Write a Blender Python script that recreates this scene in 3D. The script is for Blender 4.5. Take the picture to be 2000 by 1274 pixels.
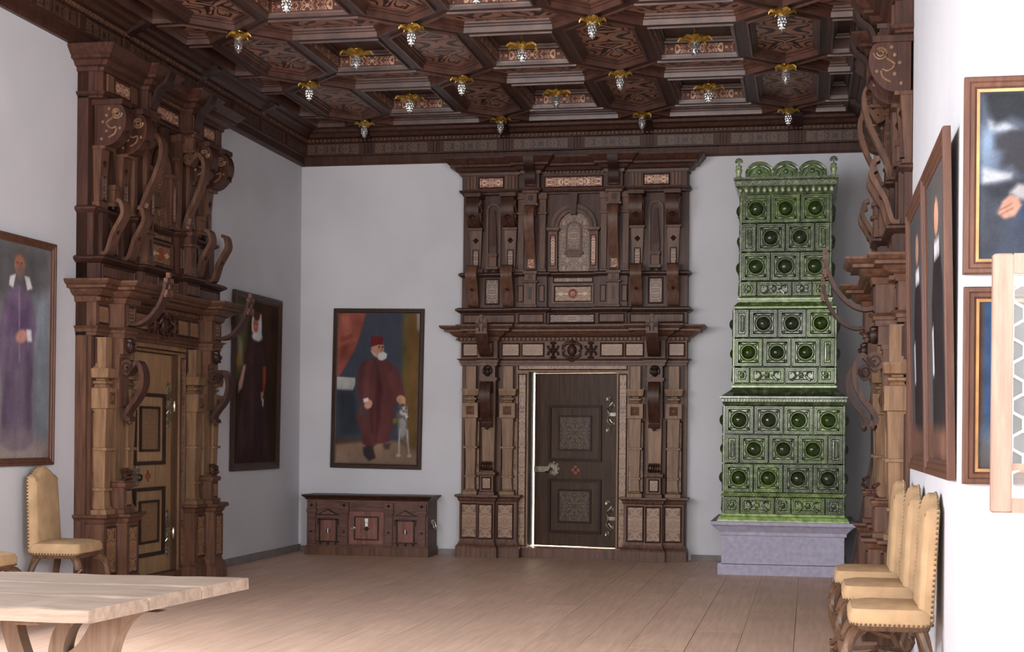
import bpy, math, random
import numpy as np
from mathutils import Vector, Matrix
random.seed(7)
for o in list(bpy.data.objects): bpy.data.objects.remove(o)
scn = bpy.context.scene
COL = scn.collection
PI = math.pi

def lin(c):
    return tuple(((v/255.)/12.92 if v/255. <= 0.04045 else ((v/255.+0.055)/1.055)**2.4) for v in c)
def L4(c): return lin(c)+(1.0,)

# ------------------------------------------------------------------ camera
EYE = 1.31
cam_d = bpy.data.cameras.new('camera'); cam = bpy.data.objects.new('camera', cam_d); COL.objects.link(cam)
cam_d.sensor_width = 36.0; cam_d.sensor_fit = 'HORIZONTAL'
cam_d.lens = 36.0*2976.0/2000.0
cam_d.shift_y = (847.0-637.0)/2000.0
cam_d.clip_start = 0.05; cam_d.clip_end = 200
cam.matrix_world = (Matrix.Translation((0, 0, EYE)) @ Matrix.Rotation(math.radians(11.03), 4, 'Z')
                    @ Matrix.Rotation(PI/2, 4, 'X') @ Matrix.Rotation(0.009, 4, 'Z'))
scn.camera = cam
scn.view_settings.view_transform = 'Standard'
scn.view_settings.look = 'None'
scn.view_settings.gamma = 1.0
scn.view_settings.use_curve_mapping = False
scn.view_settings.exposure = 0.3

# ------------------------------------------------------------------ daylight
w = bpy.data.worlds.new('sky'); scn.world = w; w.use_nodes = True
bg = w.node_tree.nodes['Background']
bg.inputs[0].default_value = (0.78, 0.88, 1.0, 1); bg.inputs[1].default_value = 1.5

def area(name, loc, direction, sx, sy, power, color=(1, 1, 1)):
    d = bpy.data.lights.new(name, 'AREA'); d.shape = 'RECTANGLE'; d.size = sx; d.size_y = sy
    d.energy = power; d.color = color
    o = bpy.data.objects.new(name, d); COL.objects.link(o); o.location = loc
    o.rotation_euler = Vector(direction).to_track_quat('-Z', 'Z').to_euler()
    return o
# daylight entering through the room's windows (right side wall and the wall behind the camera)
DAY = (0.93, 0.96, 1.0)
area('daylight_window_right', (1.86, 5.2, 2.3), (-1, 0.18, -0.1), 1.5, 2.4, 60, DAY)
area('daylight_window_right', (1.86, 1.6, 2.3), (-1, 0.45, -0.15), 1.5, 2.4, 720, DAY)
for wy in (2.0, 7.2):
    area('daylight_window_left', (-5.80, wy, 2.45), (1, 0.35, -0.3), 1.6, 2.6, 620 if wy < 5 else 230, DAY)
for wx in (-4.2, -2.0, 0.2):
    area('daylight_window_near', (wx, -3.45, 2.7), (0, 1, -0.1), 1.5, 2.4, 215, (1.0, 0.97, 0.93))
# sunlight lying low in the neighbouring room, leaking under and beside the ajar door
area('daylight_next_room', (-1.2, 17.5, 0.30), (-0.55, -1, -0.08), 1.6, 0.4, 900, (1.0, 0.86, 0.62))

# ------------------------------------------------------------------ mesh helper
class MB:
    def __init__(s): s.v = []; s.f = []
    def add(s, vs, fs):
        b = len(s.v); s.v += [tuple(p) for p in vs]; s.f += [tuple(i+b for i in f) for f in fs]; return s
    def box(s, x0, x1, y0, y1, z0, z1):
        return s.add([(x0,y0,z0),(x1,y0,z0),(x1,y1,z0),(x0,y1,z0),(x0,y0,z1),(x1,y0,z1),(x1,y1,z1),(x0,y1,z1)],
              [(0,3,2,1),(4,5,6,7),(0,1,5,4),(1,2,6,5),(2,3,7,6),(3,0,4,7)])
    def cham(s, x0, x1, y0, y1, z0, z1, c=0.01):
        # box with all vertical and horizontal edges softened (stack of inset loops)
        def loop(i, z):
            return [(x0+i+c,y0+i,z),(x1-i-c,y0+i,z),(x1-i,y0+i+c,z),(x1-i,y1-i-c,z),(x1-i-c,y1-i,z),(x0+i+c,y1-i,z),(x0+i,y1-i-c,z),(x0+i,y0+i+c,z)]
        return s.loft([loop(c, z0), loop(0, z0+c), loop(0, z1-c), loop(c, z1)])
    def loft(s, loops, cap=True, close=False):
        n = len(loops[0]); vs = [p for l in loops for p in l]; fs = []
        m = len(loops)
        for i in range(m if close else m-1):
            a = i*n; b = ((i+1) % m)*n
            for j in range(n):
                k = (j+1) % n
                fs.append((a+j, a+k, b+k, b+j))
        if cap and not close:
            fs.append(tuple(reversed(range(n)))); fs.append(tuple(range((m-1)*n, m*n)))
        return s.add(vs, fs)
    def strip(s, rows):
        n = len(rows[0]); vs = [p for r in rows for p in r]; fs = []
        for i in range(len(rows)-1):
            for j in range(n-1):
                fs.append((i*n+j, i*n+j+1, (i+1)*n+j+1, (i+1)*n+j))
        return s.add(vs, fs)
    def stack(s, cx, cy, prof):             # square section stack: (z, half)
        return s.loft([[(cx-h,cy-h,z),(cx+h,cy-h,z),(cx+h,cy+h,z),(cx-h,cy+h,z)] for z, h in prof])
    def lathe(s, c, prof, seg=16, axis='z', cap=True):   # prof: (r, h)
        ls = []
        for r, h in prof:
            l = []
            for k in range(seg):
                a = 2*PI*k/seg; p, q = r*math.cos(a), r*math.sin(a)
                if axis == 'z': l.append((c[0]+p, c[1]+q, c[2]+h))
                elif axis == 'y': l.append((c[0]+p, c[1]+h, c[2]+q))
                else: l.append((c[0]+h, c[1]+p, c[2]+q))
            ls.append(l)
        return s.loft(ls, cap)
    def prism(s, poly, a, b, plane='xz'):   # polygon extruded: 'xz' along y, 'dz' (y=-d) along x, 'xy' along z
        def P(p, t):
            if plane == 'xz': return (p[0], t, p[1])
            if plane == 'dz': return (t, -p[0], p[1])
            return (p[0], p[1], t)
        return s.loft([[P(p, a) for p in poly], [P(p, b) for p in poly]])
    def ribbon(s, path, t, x0, x1, taper=1.0):     # flat strap: path in (d,z), thickness t, width x0..x1 (narrowed to taper at its end)
        n = len(path); xm = (x0+x1)/2; hw = (x1-x0)/2; loops = []
        for i in range(n):
            a = path[max(0, i-1)]; b = path[min(n-1, i+1)]
            dx, dz = b[0]-a[0], b[1]-a[1]; l = math.hypot(dx, dz) or 1
            nx, nz = -dz/l*t/2, dx/l*t/2; p = path[i]
            h = hw*(1+(taper-1)*i/(n-1))
            loops.append([(xm-h,-(p[0]+nx),p[1]+nz),(xm+h,-(p[0]+nx),p[1]+nz),(xm+h,-(p[0]-nx),p[1]-nz),(xm-h,-(p[0]-nx),p[1]-nz)])
        return s.loft(loops)
    def tube(s, pts, rad, seg=8):
        pts = [Vector(p) for p in pts]; n = len(pts); loops = []
        if not isinstance(rad, (list, tuple)): rad = [rad]*n
        up = Vector((0.13, 0.27, 0.95)).normalized()
        for i in range(n):
            t = (pts[min(n-1, i+1)]-pts[max(0, i-1)]).normalized()
            u = t.cross(up)
            if u.length < 1e-3: u = t.cross(Vector((1, 0, 0)))
            u.normalize(); v = t.cross(u)
            loops.append([tuple(pts[i]+rad[i]*(math.cos(2*PI*k/seg)*u+math.sin(2*PI*k/seg)*v)) for k in range(seg)])
        return s.loft(loops)
    def ell(s, c, r, seg=12, rings=8, rot=None):
        ls = []
        for i in range(rings+1):
            a = -PI/2+PI*i/rings; rr = max(math.cos(a), 0.02)
            ls.append([(c[0]+r[0]*rr*math.cos(2*PI*k/seg), c[1]+r[1]*rr*math.sin(2*PI*k/seg), c[2]+r[2]*math.sin(a)) for k in range(seg)])
        return s.loft(ls)
    def sweep(s, path, prof):               # path: plan polyline (x,d), outward to the left of walking direction; prof: (off,z)
        n = len(path); nor = []
        for i in range(n-1):
            dx, dy = path[i+1][0]-path[i][0], path[i+1][1]-path[i][1]; l = math.hypot(dx, dy)
            nor.append((-dy/l, dx/l))
        rows = []
        for off, z in prof:
            r = []
            for i in range(n):
                if i == 0: p = (path[0][0]+nor[0][0]*off, path[0][1]+nor[0][1]*off)
                elif i == n-1: p = (path[-1][0]+nor[-1][0]*off, path[-1][1]+nor[-1][1]*off)
                else:
                    a, b = nor[i-1], nor[i]; k = 1+a[0]*b[0]+a[1]*b[1]
                    p = (path[i][0]+(a[0]+b[0])/k*off, path[i][1]+(a[1]+b[1])/k*off)
                r.append((p[0], -p[1], z))
            rows.append(r)
        return s.strip(rows)

def obj(name, mb, mat, parent=None, loc=None, smooth=False, rot=None):
    me = bpy.data.meshes.new(name)
    vs = mb.v
    if loc is not None: vs = [(a-loc[0], b-loc[1], c-loc[2]) for a, b, c in vs]
    me.from_pydata(vs, [], mb.f)
    if isinstance(mat, (list, tuple)):
        for m in mat: me.materials.append(m)
    else: me.materials.append(mat)
    if smooth:
        me.polygons.foreach_set('use_smooth', [True]*len(me.polygons))
        try: me.set_sharp_from_angle(angle=math.radians(38))
        except Exception: pass
    o = bpy.data.objects.new(name, me); COL.objects.link(o)
    if loc is not None: o.location = loc
    if rot is not None: o.rotation_euler = rot
    if parent is not None: o.parent = parent
    return o
def inst(src, parent, loc=(0,0,0), rot=(0,0,0), scale=(1,1,1), mat=None):
    o = src.copy(); COL.objects.link(o); o.parent = parent; o.location = loc; o.rotation_euler = rot; o.scale = scale
    return o
def thing(name, label, cat, loc=(0,0,0), rotz=0, group=None):
    o = bpy.data.objects.new(name, None); COL.objects.link(o); o.empty_display_size = 0.1
    o.location = loc; o.rotation_euler = (0,0,rotz); o['label'] = label; o['category'] = cat
    if group: o['group'] = group
    return o
def tag(o, label, cat, group=None):
    o['label'] = label; o['category'] = cat
    if group: o['group'] = group
    return o
def struct(o, label=None):
    o['kind'] = 'structure'
    if label: o['label'] = label
    return o
def copy_tree(o, parent=None):
    c = o.copy(); COL.objects.link(c); c.parent = parent
    for ch in list(o.children): copy_tree(ch, c)
    return c

# ------------------------------------------------------------------ materials
def new_mat(name):
    m = bpy.data.materials.new(name); m.use_nodes = True
    nt = m.node_tree; return m, nt, nt.nodes['Principled BSDF']
def nd(nt, t, **kw):
    n = nt.nodes.new(t)
    for k, v in kw.items(): setattr(n, k, v)
    return n
def ramp(nt, fac, stops):
    r = nd(nt, 'ShaderNodeValToRGB'); e = r.color_ramp.elements
    while len(e) < len(stops): e.new(0.5)
    for i, (p, c) in enumerate(stops): e[i].position = p; e[i].color = c
    nt.links.new(fac, r.inputs[0]); return r
def wood(name, c1, c2, rough=0.45, grain=(14, 14, 1.2), bump=0.15, blotch=0.35, spec=0.25, var=0.22):
    m, nt, b = new_mat(name); lk = nt.links.new
    tc = nd(nt, 'ShaderNodeTexCoord'); mp = nd(nt, 'ShaderNodeMapping'); mp.inputs['Scale'].default_value = grain
    info = nd(nt, 'ShaderNodeObjectInfo')
    lk(tc.outputs['Object'], mp.inputs['Vector'])
    va = nd(nt, 'ShaderNodeVectorMath', operation='ADD'); lk(mp.outputs[0], va.inputs[0])
    sc = nd(nt, 'ShaderNodeVectorMath', operation='SCALE'); sc.inputs[0].default_value = (13, 7, 5); lk(info.outputs['Random'], sc.inputs['Scale'])
    lk(sc.outputs[0], va.inputs[1])
    n1 = nd(nt, 'ShaderNodeTexNoise'); n1.inputs['Scale'].default_value = 2.2; n1.inputs['Detail'].default_value = 6; n1.inputs['Roughness'].default_value = 0.65
    lk(va.outputs[0], n1.inputs['Vector'])
    r = ramp(nt, n1.outputs['Fac'], [(0.3, L4(c1)), (0.7, L4(c2))])
    n2 = nd(nt, 'ShaderNodeTexNoise'); n2.inputs['Scale'].default_value = 1.7; n2.inputs['Detail'].default_value = 3
    lk(tc.outputs['Object'], n2.inputs['Vector'])
    mx = nd(nt, 'ShaderNodeHueSaturation')
    ad = nd(nt, 'ShaderNodeMath', operation='MULTIPLY_ADD'); ad.inputs[1].default_value = blotch; ad.inputs[2].default_value = 1.0-blotch*0.5
    lk(n2.outputs['Fac'], ad.inputs[0])
    ad2 = nd(nt, 'ShaderNodeMath', operation='MULTIPLY_ADD'); ad2.inputs[1].default_value = var; lk(info.outputs['Random'], ad2.inputs[0]); ad2.inputs[2].default_value = 1-var/2
    ml = nd(nt, 'ShaderNodeMath', operation='MULTIPLY'); lk(ad.outputs[0], ml.inputs[0]); lk(ad2.outputs[0], ml.inputs[1])
    lk(ml.outputs[0], mx.inputs['Value']); lk(r.outputs[0], mx.inputs['Color'])
    lk(mx.outputs[0], b.inputs['Base Color'])
    b.inputs['Roughness'].default_value = rough; b.inputs['Specular IOR Level'].default_value = spec
    if bump:
        bp = nd(nt, 'ShaderNodeBump'); bp.inputs['Strength'].default_value = bump; bp.inputs['Distance'].default_value = 0.01
        lk(n1.outputs['Fac'], bp.inputs['Height']); lk(bp.outputs[0], b.inputs['Normal'])
    return m
def inlay(name, base, line, scale=9.0, axes='xz', width=.14, rough=0.4, base2=None, mirror=True):
    """wooden marquetry: mirrored scrolling lines of a second wood laid into a panel (object centred)"""
    m, nt, b = new_mat(name); lk = nt.links.new
    tc = nd(nt, 'ShaderNodeTexCoord'); sp = nd(nt, 'ShaderNodeSeparateXYZ'); lk(tc.outputs['Object'], sp.inputs[0])
    def ab(sock):
        a = nd(nt, 'ShaderNodeMath', operation='ABSOLUTE'); lk(sock, a.inputs[0]); return a.outputs[0]
    cb = nd(nt, 'ShaderNodeCombineXYZ')
    i = 'xyz'.index(axes[0]); j = 'xyz'.index(axes[1])
    lk(ab(sp.outputs[i]), cb.inputs[0])
    lk(ab(sp.outputs[j]) if mirror else sp.outputs[j], cb.inputs[1])
    info = nd(nt, 'ShaderNodeObjectInfo')
    wv = nd(nt, 'ShaderNodeTexNoise'); wv.inputs['Scale'].default_value = scale; wv.inputs['Detail'].default_value = 0.3; wv.inputs['Distortion'].default_value = 0.8
    off = nd(nt, 'ShaderNodeVectorMath', operation='ADD'); off.inputs[1].default_value = (0.13, 0.21, 0.4)
    lk(cb.outputs[0], off.inputs[0]); lk(off.outputs[0], wv.inputs['Vector'])
    mu = nd(nt, 'ShaderNodeMath', operation='MULTIPLY'); mu.inputs[1].default_value = 5.0; lk(wv.outputs['Fac'], mu.inputs[0])
    pp = nd(nt, 'ShaderNodeMath', operation='PINGPONG'); pp.inputs[1].default_value = 0.5; lk(mu.outputs[0], pp.inputs[0])
    r = ramp(nt, pp.outputs[0], [(0.0, (1,1,1,1)), (width, (1,1,1,1)), (width+.06, (0,0,0,1))])
    n1 = nd(nt, 'ShaderNodeTexNoise'); n1.inputs['Scale'].default_value = 6; n1.inputs['Detail'].default_value = 4
    lk(tc.outputs['Object'], n1.inputs['Vector'])
    r2 = ramp(nt, n1.outputs['Fac'], [(0.3, L4(base)), (0.7, L4(base2 or base))])
    mx = nd(nt, 'ShaderNodeMix', data_type='RGBA'); lk(r.outputs[0], mx.inputs[0]); lk(r2.outputs[0], mx.inputs[6]); mx.inputs[7].default_value = L4(line)
    lk(mx.outputs[2], b.inputs['Base Color']); b.inputs['Roughness'].default_value = rough
    return m
def plain(name, c, rough=0.5, metal=0.0, var=0.12, scale=8.0, bump=0.0, spec=0.5):
    m, nt, b = new_mat(name); lk = nt.links.new
    tc = nd(nt, 'ShaderNodeTexCoord'); n = nd(nt, 'ShaderNodeTexNoise'); n.inputs['Scale'].default_value = scale; n.inputs['Detail'].default_value = 5
    lk(tc.outputs['Object'], n.inputs['Vector'])
    a = tuple(max(0, v*(1-var)) for v in c); d = tuple(min(255, v*(1+var)) for v in c)
    r = ramp(nt, n.outputs['Fac'], [(0.3, L4(a)), (0.7, L4(d))]); lk(r.outputs[0], b.inputs['Base Color'])
    b.inputs['Roughness'].default_value = rough; b.inputs['Metallic'].default_value = metal; b.inputs['Specular IOR Level'].default_value = spec
    if bump:
        bp = nd(nt, 'ShaderNodeBump'); bp.inputs['Strength'].default_value = bump; bp.inputs['Distance'].default_value = 0.01
        lk(n.outputs['Fac'], bp.inputs['Height']); lk(bp.outputs[0], b.inputs['Normal'])
    return m

M = {}
M['plaster'] = plain('white_plaster', (206, 206, 211), 0.9, var=0.025, scale=1.3, bump=0.08, spec=0.1)
M['walnut'] = wood('dark_walnut', (44, 26, 21), (82, 52, 42), 0.42)
M['walnut_mid'] = wood('brown_walnut', (66, 43, 34), (112, 78, 60), 0.42)
M['walnut_light'] = wood('honey_walnut', (100, 74, 54), (148, 115, 86), 0.42)
M['walnut_deep'] = wood('near_black_walnut', (32, 20, 17), (58, 36, 30), 0.4)
M['ceil'] = wood('ceiling_wood', (56, 35, 29), (100, 67, 56), 0.36, grain=(3, 3, 3), blotch=0.6, spec=0.5)
M['ceil_beam'] = wood('ceiling_beam_wood', (48, 31, 25), (82, 56, 46), 0.42, grain=(3, 3, 3), blotch=0.5)
M['inlay_red'] = inlay('red_marquetry', (142, 74, 58), (206, 180, 150), 16, width=.17, base2=(116, 58, 48))
M['inlay_light'] = inlay('honey_marquetry', (152, 116, 82), (96, 58, 40), 12, width=.13, base2=(130, 96, 68))
M['inlay_dark'] = inlay('brown_marquetry', (84, 56, 42), (146, 112, 84), 17, width=.13, base2=(70, 46, 36))
M['inlay_frieze'] = inlay('frieze_marquetry', (98, 68, 52), (48, 30, 24), 14, width=.13, base2=(82, 56, 44))
M['inlay_ceil'] = inlay('ceiling_arabesque', (168, 126, 104), (50, 30, 24), 4.2, axes='xy', width=.15, base2=(136, 98, 80))
M['inlay_coffer_x'] = inlay('coffer_frieze', (104, 62, 50), (196, 158, 130), 18, axes='xz', width=.16, base2=(92, 52, 42))
M['inlay_coffer_y'] = inlay('coffer_frieze_side', (104, 62, 50), (196, 158, 130), 18, axes='yz', width=.16, base2=(92, 52, 42))
M['iron'] = plain('tinned_iron', (150, 142, 128), 0.35, 0.85, var=0.2, scale=30)
M['darkiron'] = plain('dark_iron', (60, 54, 48), 0.5, 0.7, var=0.2, scale=30)
M['gold'] = plain('gilding', (205, 165, 78), 0.32, 0.9, var=0.2, scale=25)
M['silver'] = plain('silvering', (190, 188, 186), 0.3, 0.9, var=0.12, scale=25)
M['fabric'] = plain('ochre_upholstery', (176, 146, 112), 0.85, var=0.07, scale=9, bump=0.1, spec=0.15)
M['nail'] = plain('brass_nail', (120, 100, 80), 0.35, 0.8)
M['chair_wood'] = wood('chair_wood', (70, 50, 38), (112, 84, 64), 0.33)
M['table'] = wood('worn_table_wood', (104, 88, 76), (136, 119, 105), 0.7, grain=(1.2, 14, 14), spec=0.2)
M['stone'] = plain('lavender_limewash', (168, 164, 182), 0.85, var=0.06, scale=22, bump=0.15, spec=0.2)
M['frame_brown'] = wood('brown_frame', (76, 50, 40), (110, 74, 58), 0.45)
M['frame_dark'] = wood('dark_frame', (46, 32, 28), (72, 50, 42), 0.45)
M['frame_gilt'] = plain('gilt_fillet', (176, 132, 84), 0.4, 0.3, var=0.15)
M['sash'] = wood('pale_sash_wood', (142, 116, 102), (168, 142, 126), 0.6, blotch=0.15)
M['lead'] = plain('lead_came', (206, 206, 204), 0.5, 0.3)

m, nt, b = new_mat('glass_pane'); M['glass'] = m
b.inputs['Base Color'].default_value = (0.92, 0.96, 0.95, 1); b.inputs['Roughness'].default_value = 0.15
b.inputs['Transmission Weight'].default_value = 0.9; b.inputs['IOR'].default_value = 1.1

# glazed stove tiles
def glaze(name, c1, c2, c3):
    m, nt, b = new_mat(name); lk = nt.links.new
    tc = nd(nt, 'ShaderNodeTexCoord'); n = nd(nt, 'ShaderNodeTexNoise'); n.inputs['Scale'].default_value = 18; n.inputs['Detail'].default_value = 4
    info = nd(nt, 'ShaderNodeObjectInfo')
    va = nd(nt, 'ShaderNodeVectorMath', operation='ADD'); lk(tc.outputs['Object'], va.inputs[0]); lk(info.outputs['Location'], va.inputs[1])
    lk(va.outputs[0], n.inputs['Vector'])
    r = ramp(nt, n.outputs['Fac'], [(0.3, L4(c1)), (0.55, L4(c2)), (0.75, L4(c3))])
    hs = nd(nt, 'ShaderNodeHueSaturation'); lk(r.outputs[0], hs.inputs['Color'])
    mm = nd(nt, 'ShaderNodeMath', operation='MULTIPLY_ADD'); mm.inputs[1].default_value = 0.5; mm.inputs[2].default_value = 0.75; lk(info.outputs['Random'], mm.inputs[0]); lk(mm.outputs[0], hs.inputs['Value'])
    m2 = nd(nt, 'ShaderNodeMath', operation='MULTIPLY_ADD'); m2.inputs[1].default_value = 0.6; m2.inputs[2].default_value = 0.75; lk(info.outputs['Random'], m2.inputs[0]); lk(m2.outputs[0], hs.inputs['Saturation'])
    lk(hs.outputs[0], b.inputs['Base Color'])
    b.inputs['Roughness'].default_value = 0.24; b.inputs['Coat Weight'].default_value = 0.25; b.inputs['Coat Roughness'].default_value = 0.1
    bp = nd(nt, 'ShaderNodeBump'); bp.inputs['Strength'].default_value = 0.25; bp.inputs['Distance'].default_value = 0.006
    n3 = nd(nt, 'ShaderNodeTexNoise'); n3.inputs['Scale'].default_value = 60; lk(va.outputs[0], n3.inputs['Vector'])
    lk(n3.outputs['Fac'], bp.inputs['Height']); lk(bp.outputs[0], b.inputs['Normal'])
    return m
M['glaze'] = glaze('green_glaze', (44, 58, 30), (76, 92, 52), (126, 140, 96))
M['glaze_dark'] = glaze('deep_green_glaze', (34, 52, 24), (58, 80, 36), (92, 114, 64))
M['glaze_dome'] = glaze('dome_glaze', (30, 42, 20), (46, 60, 30), (70, 84, 50))
M['glaze_dome'].node_tree.nodes['Principled BSDF'].inputs['Roughness'].default_value = .12
M['glaze_light'] = glaze('pale_green_glaze', (104, 126, 80), (146, 164, 118), (182, 192, 154))

# floor board wood
M['floor'] = wood('floor_boards', (206, 170, 146), (228, 196, 174), 0.5, grain=(14, 0.8, 14), bump=0.05, blotch=0.3, spec=0.3, var=0.09)
M['dark_gap'] = plain('dark_gap', (60, 44, 34), 0.9)

# ================================================================== THE ROOM
XL, XR, YB = -5.5, 0.62, 16.0      # left wall, far right wall, back wall
YP, XW, YN = 6.70, 1.45, -3.0       # wall return, near right (window) wall, wall behind the camera
ZC = 4.95
def wall(name, boxes, label=None):
    mb = MB()
    for bx in boxes: mb.box(*bx)
    return struct(obj(name, mb, M['plaster']), label)
DX0, DX1, DZ = -2.92, -1.98, 1.98
wall('wall_back', [(XL-.3, DX0, YB, YB+.25, 0, ZC), (DX1, XR+.4, YB, YB+.25, 0, ZC), (DX0, DX1, YB, YB+.25, DZ, ZC)])
wall('wall_left', [(XL-.4, XL, YN-.3, 1.2, 0, ZC), (XL-.4, XL, 2.8, 6.4, 0, ZC), (XL-.4, XL, 8.0, YB, 0, ZC), (XL-.4, XL, 1.2, 2.8, 0, 1.0), (XL-.4, XL, 6.4, 8.0, 0, 1.0), (XL-.4, XL, 1.2, 2.8, 3.8, ZC), (XL-.4, XL, 6.4, 8.0, 3.8, ZC)])
wall('wall_right', [(XR, XR+.35, YP+.35, YB, 0, ZC)])
wall('wall_return', [(XR, XW+.4, YP, YP+.35, 0, ZC)])
wz0, wz1 = 0.95, 3.55
wall('wall_window_side', [(XW, XW+.4, YN-.3, YP, 0, wz0), (XW, XW+.4, YN-.3, YP, wz1, ZC), (XW, XW+.4, YN-.3, .85, wz0, wz1),
     (XW, XW+.4, 2.35, 4.45, wz0, wz1), (XW, XW+.4, 5.98, YP, wz0, wz1)])
nb = [(XL, XW, YN-.4, YN, 0, 1.4), (XL, XW, YN-.4, YN, 4.0, ZC)]
xs = [XL, -4.95, -3.45, -2.75, -1.25, -.55, .95, XW]
for i in range(0, 8, 2): nb.append((xs[i], xs[i+1], YN-.4, YN, 1.4, 4.0))
wall('wall_near', nb)
# neighbouring room glimpsed through the door gap
wall('wall_beyond', [(-4.6, .4, 19.0, 19.1, 0, 3), (-4.7, -4.6, YB+.25, 19.1, 0, 3), (.4, .5, YB+.25, 19.1, 0, 3), (-4.7, .5, YB+.25, 19.1, 3, 3.1), (-4.7, .5, YB+.25, 19.1, -.08, 0.0)])

floor = struct(obj('floor', MB().box(XL-.3, XW+.4, YN-.4, YB+.25, -.12, -.03), M['dark_gap']))
rf = random.Random(3)
x = XL; board_no = 0
while x < XW:
    wd = rf.uniform(.26, .36); x1 = min(x+wd, XW+.02); y = YN - rf.uniform(0, 3)
    while y < YB:
        ln = rf.uniform(4.2, 6.2); y1 = min(y+ln, YB+.02); y0 = max(y, YN)
        if y1 > YN+.2 and not (y0 >= YP and x >= XR+.2):
            g = rf.choice([.0008, .001, .001, .0025])
            xc, yc = (x+x1)/2, (y0+y1)/2
            obj('board', MB().box(x+g, x1-g, y0+.0008, y1-.0008, -.03, rf.uniform(-.0003, 0)), M['floor'], floor, (xc, yc, 0))
        y = y1 if y1 > y else y+ln
        if y1 >= YB: break
    x = x1
# low skirting strips
M['skirting'] = plain('grey_skirting', (128, 122, 120), 0.8, var=.08)
struct(obj('baseboard_left', MB().box(XL, XL+.025, 13.2, YB, 0, .075), M['skirting']))
struct(obj('baseboard_back', MB().box(XL, -3.7, YB-.02, YB, 0, .06).box(-1.2, -0.2, YB-.02, YB, 0, .06), M['skirting']))

# ------------------------------------------------------------------ coffered ceiling
ZB = 4.60
NX = [-4.64, -3.17, -1.70, -0.23]; PX = 1.47
PY = 1.81; NY = [15.50-PY*k for k in range(5)]
CW = 0.34
CX0, CX1, CY0, CY1 = XL+.22, XR-.22, NY[4]+PY*.5, YB-.26
ceiling = struct(obj('ceiling', MB().box(XL-.3, XW+.4, YN-.4, YB+.25, ZC, ZC+.1), M['plaster']))
obj('plain_soffit', MB().box(XL, XW, YN, CY0, ZB, ZB+.05), M['ceil_beam'], ceiling)
def clip(poly, x0, x1, y0, y1):
    def cut(p, inside, inter):
        out = []
        for i in range(len(p)):
            a, b2 = p[i], p[(i+1) % len(p)]
            ia, ib = inside(a), inside(b2)
            if ia: out.append(a)
            if ia != ib: out.append(inter(a, b2))
        return out
    def ix(c): return lambda a, b2: (c, a[1]+(b2[1]-a[1])*(c-a[0])/(b2[0]-a[0]))
    def iy(c): return lambda a, b2: (a[0]+(b2[0]-a[0])*(c-a[1])/(b2[1]-a[1]), c)
    for ins, it in ((lambda p: p[0] >= x0, ix(x0)), (lambda p: p[0] <= x1, ix(x1)), (lambda p: p[1] >= y0, iy(y0)), (lambda p: p[1] <= y1, iy(y1))):
        if not poly: return []
        poly = cut(poly, ins, it)
    q = []
    for p in poly:
        if not q or math.hypot(p[0]-q[-1][0], p[1]-q[-1][1]) > 1e-4: q.append(p)
    if len(q) > 1 and math.hypot(q[0][0]-q[-1][0], q[0][1]-q[-1][1]) < 1e-4: q.pop()
    return q
def inset(poly, d):
    n = len(poly); lines = []
    for i in range(n):
        a, b2 = poly[i], poly[(i+1) % n]; dx, dy = b2[0]-a[0], b2[1]-a[1]; l = math.hypot(dx, dy)
        nx, ny = -dy/l, dx/l            # left normal = inside for counter-clockwise polygons
        lines.append((a[0]+nx*d, a[1]+ny*d, dx/l, dy/l))
    out = []
    for i in range(n):
        p, q = lines[i-1], lines[i]
        den = p[2]*q[3]-p[3]*q[2]
        if abs(den) < 1e-6: out.append((q[0], q[1])); continue
        t = ((q[0]-p[0])*q[3]-(q[1]-p[1])*q[2])/den
        out.append((p[0]+p[2]*t, p[1]+p[3]*t))
    return out
def parea(p): return .5*sum(p[i][0]*p[(i+1) % len(p)][1]-p[(i+1) % len(p)][0]*p[i][1] for i in range(len(p)))
HEXP = [(0,0),(.048,0),(.05,-.016),(.066,-.016),(.069,.006),(.072,.026),(.088,.03),(.09,.046),(.106,.05),(.109,.066)]
RECP = [(0,0),(.048,0),(.05,-.016),(.066,-.016),(.069,.01),(.071,.02),(.073,.112),(.09,.116),(.094,.134),(.108,.138),(.112,.155)]
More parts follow.
